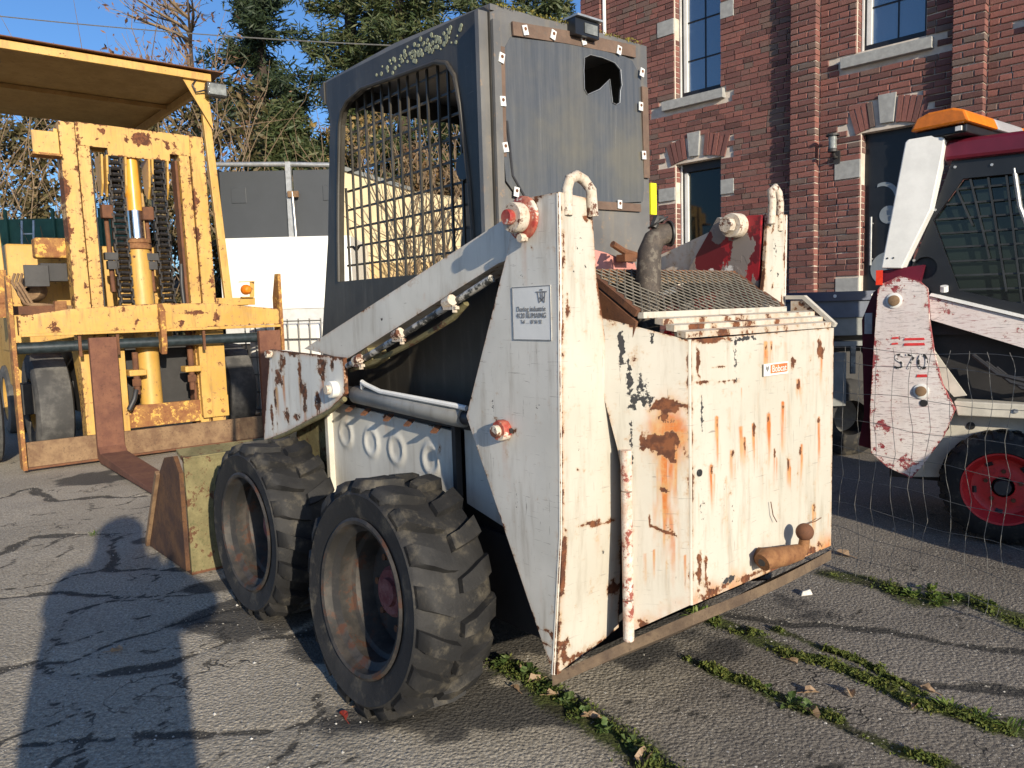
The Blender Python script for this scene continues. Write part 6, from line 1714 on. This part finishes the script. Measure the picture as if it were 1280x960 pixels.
def conifer(x, y, h, rad, label, seed, cols, base=.12, dens=1.0, tufts=42, bark='bark', gap=.0):
    """whorls of drooping boughs, each carrying sprays of needles; gaps between boughs show the sky"""
    rs, r2 = random.Random(seed), np.random.RandomState(seed)
    root = empty("conifer_tree", (x, y, 1.2), 0, label, "tree")
    MB().tube([(0, 0, 0), (.03 * h * .1, 0, h * .5), (0, 0, h)], [h * .017, h * .011, .02], 10, False).build("trunk", M[bark], root, True)
    b, P, D = MB(), [], []
    nb = int(95 * dens)
    for k in range(nb):
        u = base + (1 - base) * (k + rs.random()) / nb
        a = k * 2.4 + rs.uniform(-.5, .5)
        l = rad * (1.08 - u) ** .8 * rs.uniform(.55, 1.15)
        if rs.random() < gap: l *= .3
        p0 = Vector((0, 0, u * h))
        d = Vector((math.cos(a), math.sin(a), rs.uniform(-.05, .35)))
        pts = [p0, p0 + d * l * .4, p0 + d * l * .75 + Vector((0, 0, -.05 * l)), p0 + d * l + Vector((0, 0, -.16 * l))]
        b.tube(pts, [.045 * (1.1 - u), .03 * (1.1 - u), .018 * (1.1 - u), .006], 4, False)
        n = int(tufts * (.5 + l))
        tt = r2.uniform(.18, 1.0, n)
        ctr = np.stack([np.interp(tt, [0, .4, .75, 1], [q_[i] for q_ in pts]) for i in range(3)], 1)
        side_ = np.array([-math.sin(a), math.cos(a), 0])
        sp = r2.normal(0, .16 * l, n) * (1.1 - tt * .6)
        ctr = ctr + side_ * sp[:, None] + np.stack([r2.normal(0, .06, n), r2.normal(0, .06, n), r2.normal(-.06, .10, n)], 1)
        P.append(ctr)
        dv = np.array(d)[None] * .6 + side_ * np.sign(sp)[:, None] * .7 + r2.normal(0, .35, (n, 3)) + np.array([0, 0, -.25])
        D.append(dv / np.linalg.norm(dv, axis=1)[:, None])
    b.build("boughs", M[bark], root, kind='stuff')
    P, D = np.concatenate(P), np.concatenate(D)
    rep = 5
    P, D = np.repeat(P, rep, 0) + r2.normal(0, .07, (len(P) * rep, 3)), np.repeat(D, rep, 0) + r2.normal(0, .45, (len(D) * rep, 3))
    D /= np.linalg.norm(D, axis=1)[:, None]
    s = r2.uniform(.07, .15, (len(P), 1))
    E_ = np.cross(D, r2.normal(size=D.shape))
    E_ /= np.linalg.norm(E_, axis=1)[:, None] + 1e-9
    quads("foliage", P, D * s, E_ * s * .22, leaf("conifer_needles_%d" % seed, cols, .12), root)

dark = [(0.016, 0.030, 0.012), (0.030, 0.050, 0.018), (0.055, 0.075, 0.028)]
mid = [(0.030, 0.050, 0.016), (0.060, 0.085, 0.026), (0.10, 0.12, 0.045), (0.14, 0.13, 0.05)]
conifer(-5.75, 18.8, 13, 2.5, "tall thin dark conifer with a bare lower trunk left of the cab", 1, dark, .30, .75, 50, 'bark', .25)
conifer(-3.9, 20.5, 14, 2.6, "second dark conifer close behind the black cab", 2, mid, .12, .9, 50, 'bark', .25)
conifer(-2.5, 19.5, 13, 2.9, "broad green conifer above the roof of the cab", 3, mid, .10, 1.0, 50, 'bark', .15)
conifer(-.3, 20.5, 12, 2.6, "conifer over the mossy rear edge of the cab roof", 4, mid, .10, .9, 40, 'bark', .15)
conifer(1.05, 19.6, 9.9, 2.0, "conifer nearest the left corner of the brick house", 5, mid, .10, .85, 40, 'bark', .15)
conifer(-4.7, 17.0, 4.6, 2.2, "low bushy conifer beside the lower trunk of the tall one", 6, mid, .05, 1.1, 52)
bare_tree(-7.2, 18.4, 7.2, "bare tree with a few brown leaves right above the forklift canopy", 11, 420)
bare_tree(-5.3, 17.9, 4.2, "pale branched bare tree tangled with the conifers", 12, 350, 'bark_pale', None, .3)
bare_tree(-8.2, 18.4, 5.2, "small bare tree showing just over the canopy's far edge", 13, 260)
bare_tree(-10.9, 18.5, 5.2, "bare brown tree at the left edge above the canopy", 14, 420)
bare_tree(-3.0, 16.2, 3.6, "yellowish bare tree seen through the top of the cab mesh", 15, 500, 'bark_pale', [(0.35, 0.25, 0.08), (0.30, 0.18, 0.07)])
bare_tree(-7.3, 16.6, 5.2, "young bare tree behind the forklift's right front post", 16, 420)

# green windbreak fence and a ladder on the bank
GF = empty("green_mesh_fence", (-8.4, 12.9, 0), R(4), "green mesh windbreak fence at the foot of the hedge, left of the mast", "fence")
M['green'] = plain("green_mesh_sheet", (0.02, 0.085, 0.06), 0.7, 0, 0.3, 3, 0.3)
MB().box(-1.0, 2.2, 0, .02, 1.6, 3.05).build("mesh_sheet", M['green'], GF)
for x in (-.6, .15, .9, 1.65): MB().tube([(x, -.03, 0), (x, -.03, 3.2)], .03, 8).build("post", M['green'], GF)
LA = empty("ladder", (-7.75, 12.4, 0), R(5), "small aluminium ladder leaning by the green mesh fence", "ladder")
for x in (-.09, .09): MB().bar((x, 0, 1.0), (x + .05, .2, 2.98), .03, .02, (0, 1, 0)).build("rail", M['grey_steel'], LA)
for k in range(7): MB().bar((-.09 + .006 * k, .02 + .03 * k, 1.15 + .27 * k), (.09 + .006 * k, .02 + .03 * k, 1.15 + .27 * k), .025, .02).build("rung", M['grey_steel'], LA)
ow = MB().tube([(-9.8 + .65 * i, 15.7, 7.32 - 1.02 * (i / 12) + .24 * (i / 12) ** 2 * 1.0) for i in range(22)], .012, 5).build("overhead_wire", M['wire'])
tag(ow, "thin overhead cable crossing the sky in front of the trees", "cable")

# ---------------------------------------------------------------- unseen blocks added outside the frame to throw shade into it
CBK = empty("added_shade_blocks", (3.2, 2.2, 0), R(12), "made-up stack of blocks out of view on the right, added to cast shade", "barrier")
M['concrete'] = plain("cast_concrete", (0.32, 0.31, 0.29), 0.9, 0, 0.15, 3, 0.4)
for r_ in range(2):
    for k in range(3):
        MB().box(.0 + 1.02 * k + (.0 if r_ == 0 else .0), 1.01 + 1.02 * k, 0, .6, .53 * r_, .52 + .53 * r_).build("shade_block", M['concrete'], CBK, bevel=.02)
# ---------------------------------------------------------------- the photographer, behind the camera, whose shadow lies on the asphalt
def skinned(name, chain, mat, parent, root_i=0, sub=2):
    """chain: {key: (position, radius, parent key)}"""
    keys = list(chain)
    me = bpy.data.meshes.new(name)
    me.from_pydata([chain[k][0] for k in keys], [(keys.index(chain[k][2]), i) for i, k in enumerate(keys) if chain[k][2]], [])
    o = put(name, me, None, parent)
    sk = o.modifiers.new("skin", 'SKIN')
    for i, k in enumerate(keys):
        r_ = chain[k][1]
        me.skin_vertices[0].data[i].radius = r_ if isinstance(r_, tuple) else (r_, r_)
        me.skin_vertices[0].data[i].use_root = (i == root_i)
    s = o.modifiers.new("subdivision", 'SUBSURF')
    s.levels = s.render_levels = sub
    dg = bpy.context.evaluated_depsgraph_get()
    m2 = bpy.data.meshes.new_from_object(o.evaluated_get(dg))
    o.modifiers.clear()
    o.data = m2
    m2.materials.append(mat)
    m2.shade_smooth()
    return o

M['skin'] = plain("skin", (0.55, 0.33, 0.24), 0.5, 0, 0.06, 20, 0.05)
M['coat'] = plain("dark_navy_coat", (0.02, 0.025, 0.04), 0.85, 0, 0.2, 30)
M['trouser'] = plain("dark_trouser_cloth", (0.03, 0.03, 0.035), 0.85)
M['hair'] = plain("brown_hair", (0.05, 0.03, 0.02), 0.6)
PH = empty("person", (.10, -.58, 0), 0, "person in a dark hooded coat holding a phone at chest height, standing behind the camera", "person")
PH.scale = (1.04, 1.04, 1.06)
B = {'pelvis': ((0, -.02, .92), (.17, .12), None), 'belly': ((0, -.02, 1.08), (.16, .12), 'pelvis'), 'chest': ((0, -.01, 1.27), (.17, .125), 'belly'), 'neck0': ((0, -.01, 1.42), (.09, .08), 'chest'),
     'neck': ((0, .01, 1.50), .055, 'neck0'), 'jaw': ((0, .045, 1.575), (.062, .075), 'neck'), 'skull': ((0, .02, 1.655), (.076, .095), 'jaw'), 'crown': ((0, .01, 1.715), (.055, .07), 'skull')}
for s, n in ((-1, 'r'), (1, 'l')):
    B.update({'sh' + n: ((s * .185, -.01, 1.40), .065, 'chest'), 'el' + n: ((s * .24, .10, 1.16), .047, 'sh' + n), 'wr' + n: ((s * .085, .36, 1.30), .030, 'el' + n), 'pa' + n: ((s * .062, .42, 1.325), (.036, .018), 'wr' + n),
              'hi' + n: ((s * .09, -.02, .86), .105, 'pelvis'), 'kn' + n: ((s * .10, .0, .49), .062, 'hi' + n), 'an' + n: ((s * .10, -.03, .09), .043, 'kn' + n), 'to' + n: ((s * .12, .14, .035), (.045, .03), 'an' + n)})
    for f in range(4):
        x, z = s * (.052 - .004 * f), 1.300 + .020 * f
        B['f%d%s' % (f, n)] = ((x, .445, z), .0105, 'pa' + n)
        B['g%d%s' % (f, n)] = ((x - s * .006, .478, z + .002), .0095, 'f%d%s' % (f, n))
        B['h%d%s' % (f, n)] = ((x - s * (.016 + .003 * (f % 2)), .492, z + .004), .008, 'g%d%s' % (f, n))
    B['t0' + n] = ((s * .05, .405, 1.345), .011, 'pa' + n)
    B['t1' + n] = ((s * .030, .440, 1.365), .010, 't0' + n)
body = skinned("body", B, M['skin'], PH)
COAT = {'hip': ((0, -.02, .98), (.27, .19), None), 'hem1': ((0, -.02, .74), (.30, .2), 'hip'), 'hem': ((0, -.02, .42), (.34, .22), 'hem1'), 'chest': ((0, -.015, 1.24), (.25, .17), 'hip'), 'coll': ((0, -.01, 1.43), (.12, .10), 'chest')}
for s, n in ((-1, 'r'), (1, 'l')):
    COAT.update({'sh' + n: ((s * .23, -.01, 1.40), .11, 'chest'), 'el' + n: ((s * .33, .10, 1.22), .10, 'sh' + n), 'cu' + n: ((s * .10, .34, 1.29), .048, 'el' + n)})
skinned("coat", COAT, M['coat'], PH)
for s in (-1, 1):
    skinned("trouser_leg", {'a': ((s * .09, -.02, .80), .115, None), 'b': ((s * .10, .0, .49), .085, 'a'), 'c': ((s * .10, -.03, .12), .065, 'b')}, M['trouser'], PH)
    skinned("shoe", {'a': ((s * .10, -.06, .045), (.045, .045), None), 'b': ((s * .11, .05, .042), (.05, .040), 'a'), 'c': ((s * .12, .16, .034), (.042, .03), 'b')}, M['cap_black'], PH)
hood = MB().lathe([(1e-3, .135)] + [(.135 * math.cos(t_), .135 * math.sin(t_)) for t_ in np.linspace(1.3, -.4, 9)] + [(.15, -.16), (.20, -.26)], (0, -.05, 1.665), (0, 0, 1), 24).build("hood", M['coat'], PH, True)
for s in (-1, 1):
    MB().lathe([(1e-3, -.012), (.010, -.007), (.0125, 0), (.010, .007), (1e-3, .012)], (s * .030, .108, 1.650), (0, 1, 0), 12).build("eye", M['white_bits'], PH, True)
    MB().disc((s * .082, .02, 1.64), (s, 0, 0), .028, .012, 12).build("ear", M['skin'], PH, True)
MB().add([(0, .118, 1.655), (-.015, .112, 1.610), (.015, .112, 1.610), (0, .142, 1.612)], [(0, 1, 3), (0, 3, 2), (1, 2, 3)]).build("nose", M['skin'], PH)
MB().tube([(-.022, .112, 1.578), (0, .122, 1.576), (.022, .112, 1.578)], [.004, .006, .004], 8).build("mouth", M['pink'], PH, True)
ph = MB().box(-.037, .037, -.045, -.037, 1.275, 1.425).build("smartphone", M['black_gloss'], None, bevel=.006)
tag(ph, "black smartphone held upright in the photographer's hands", "phone")
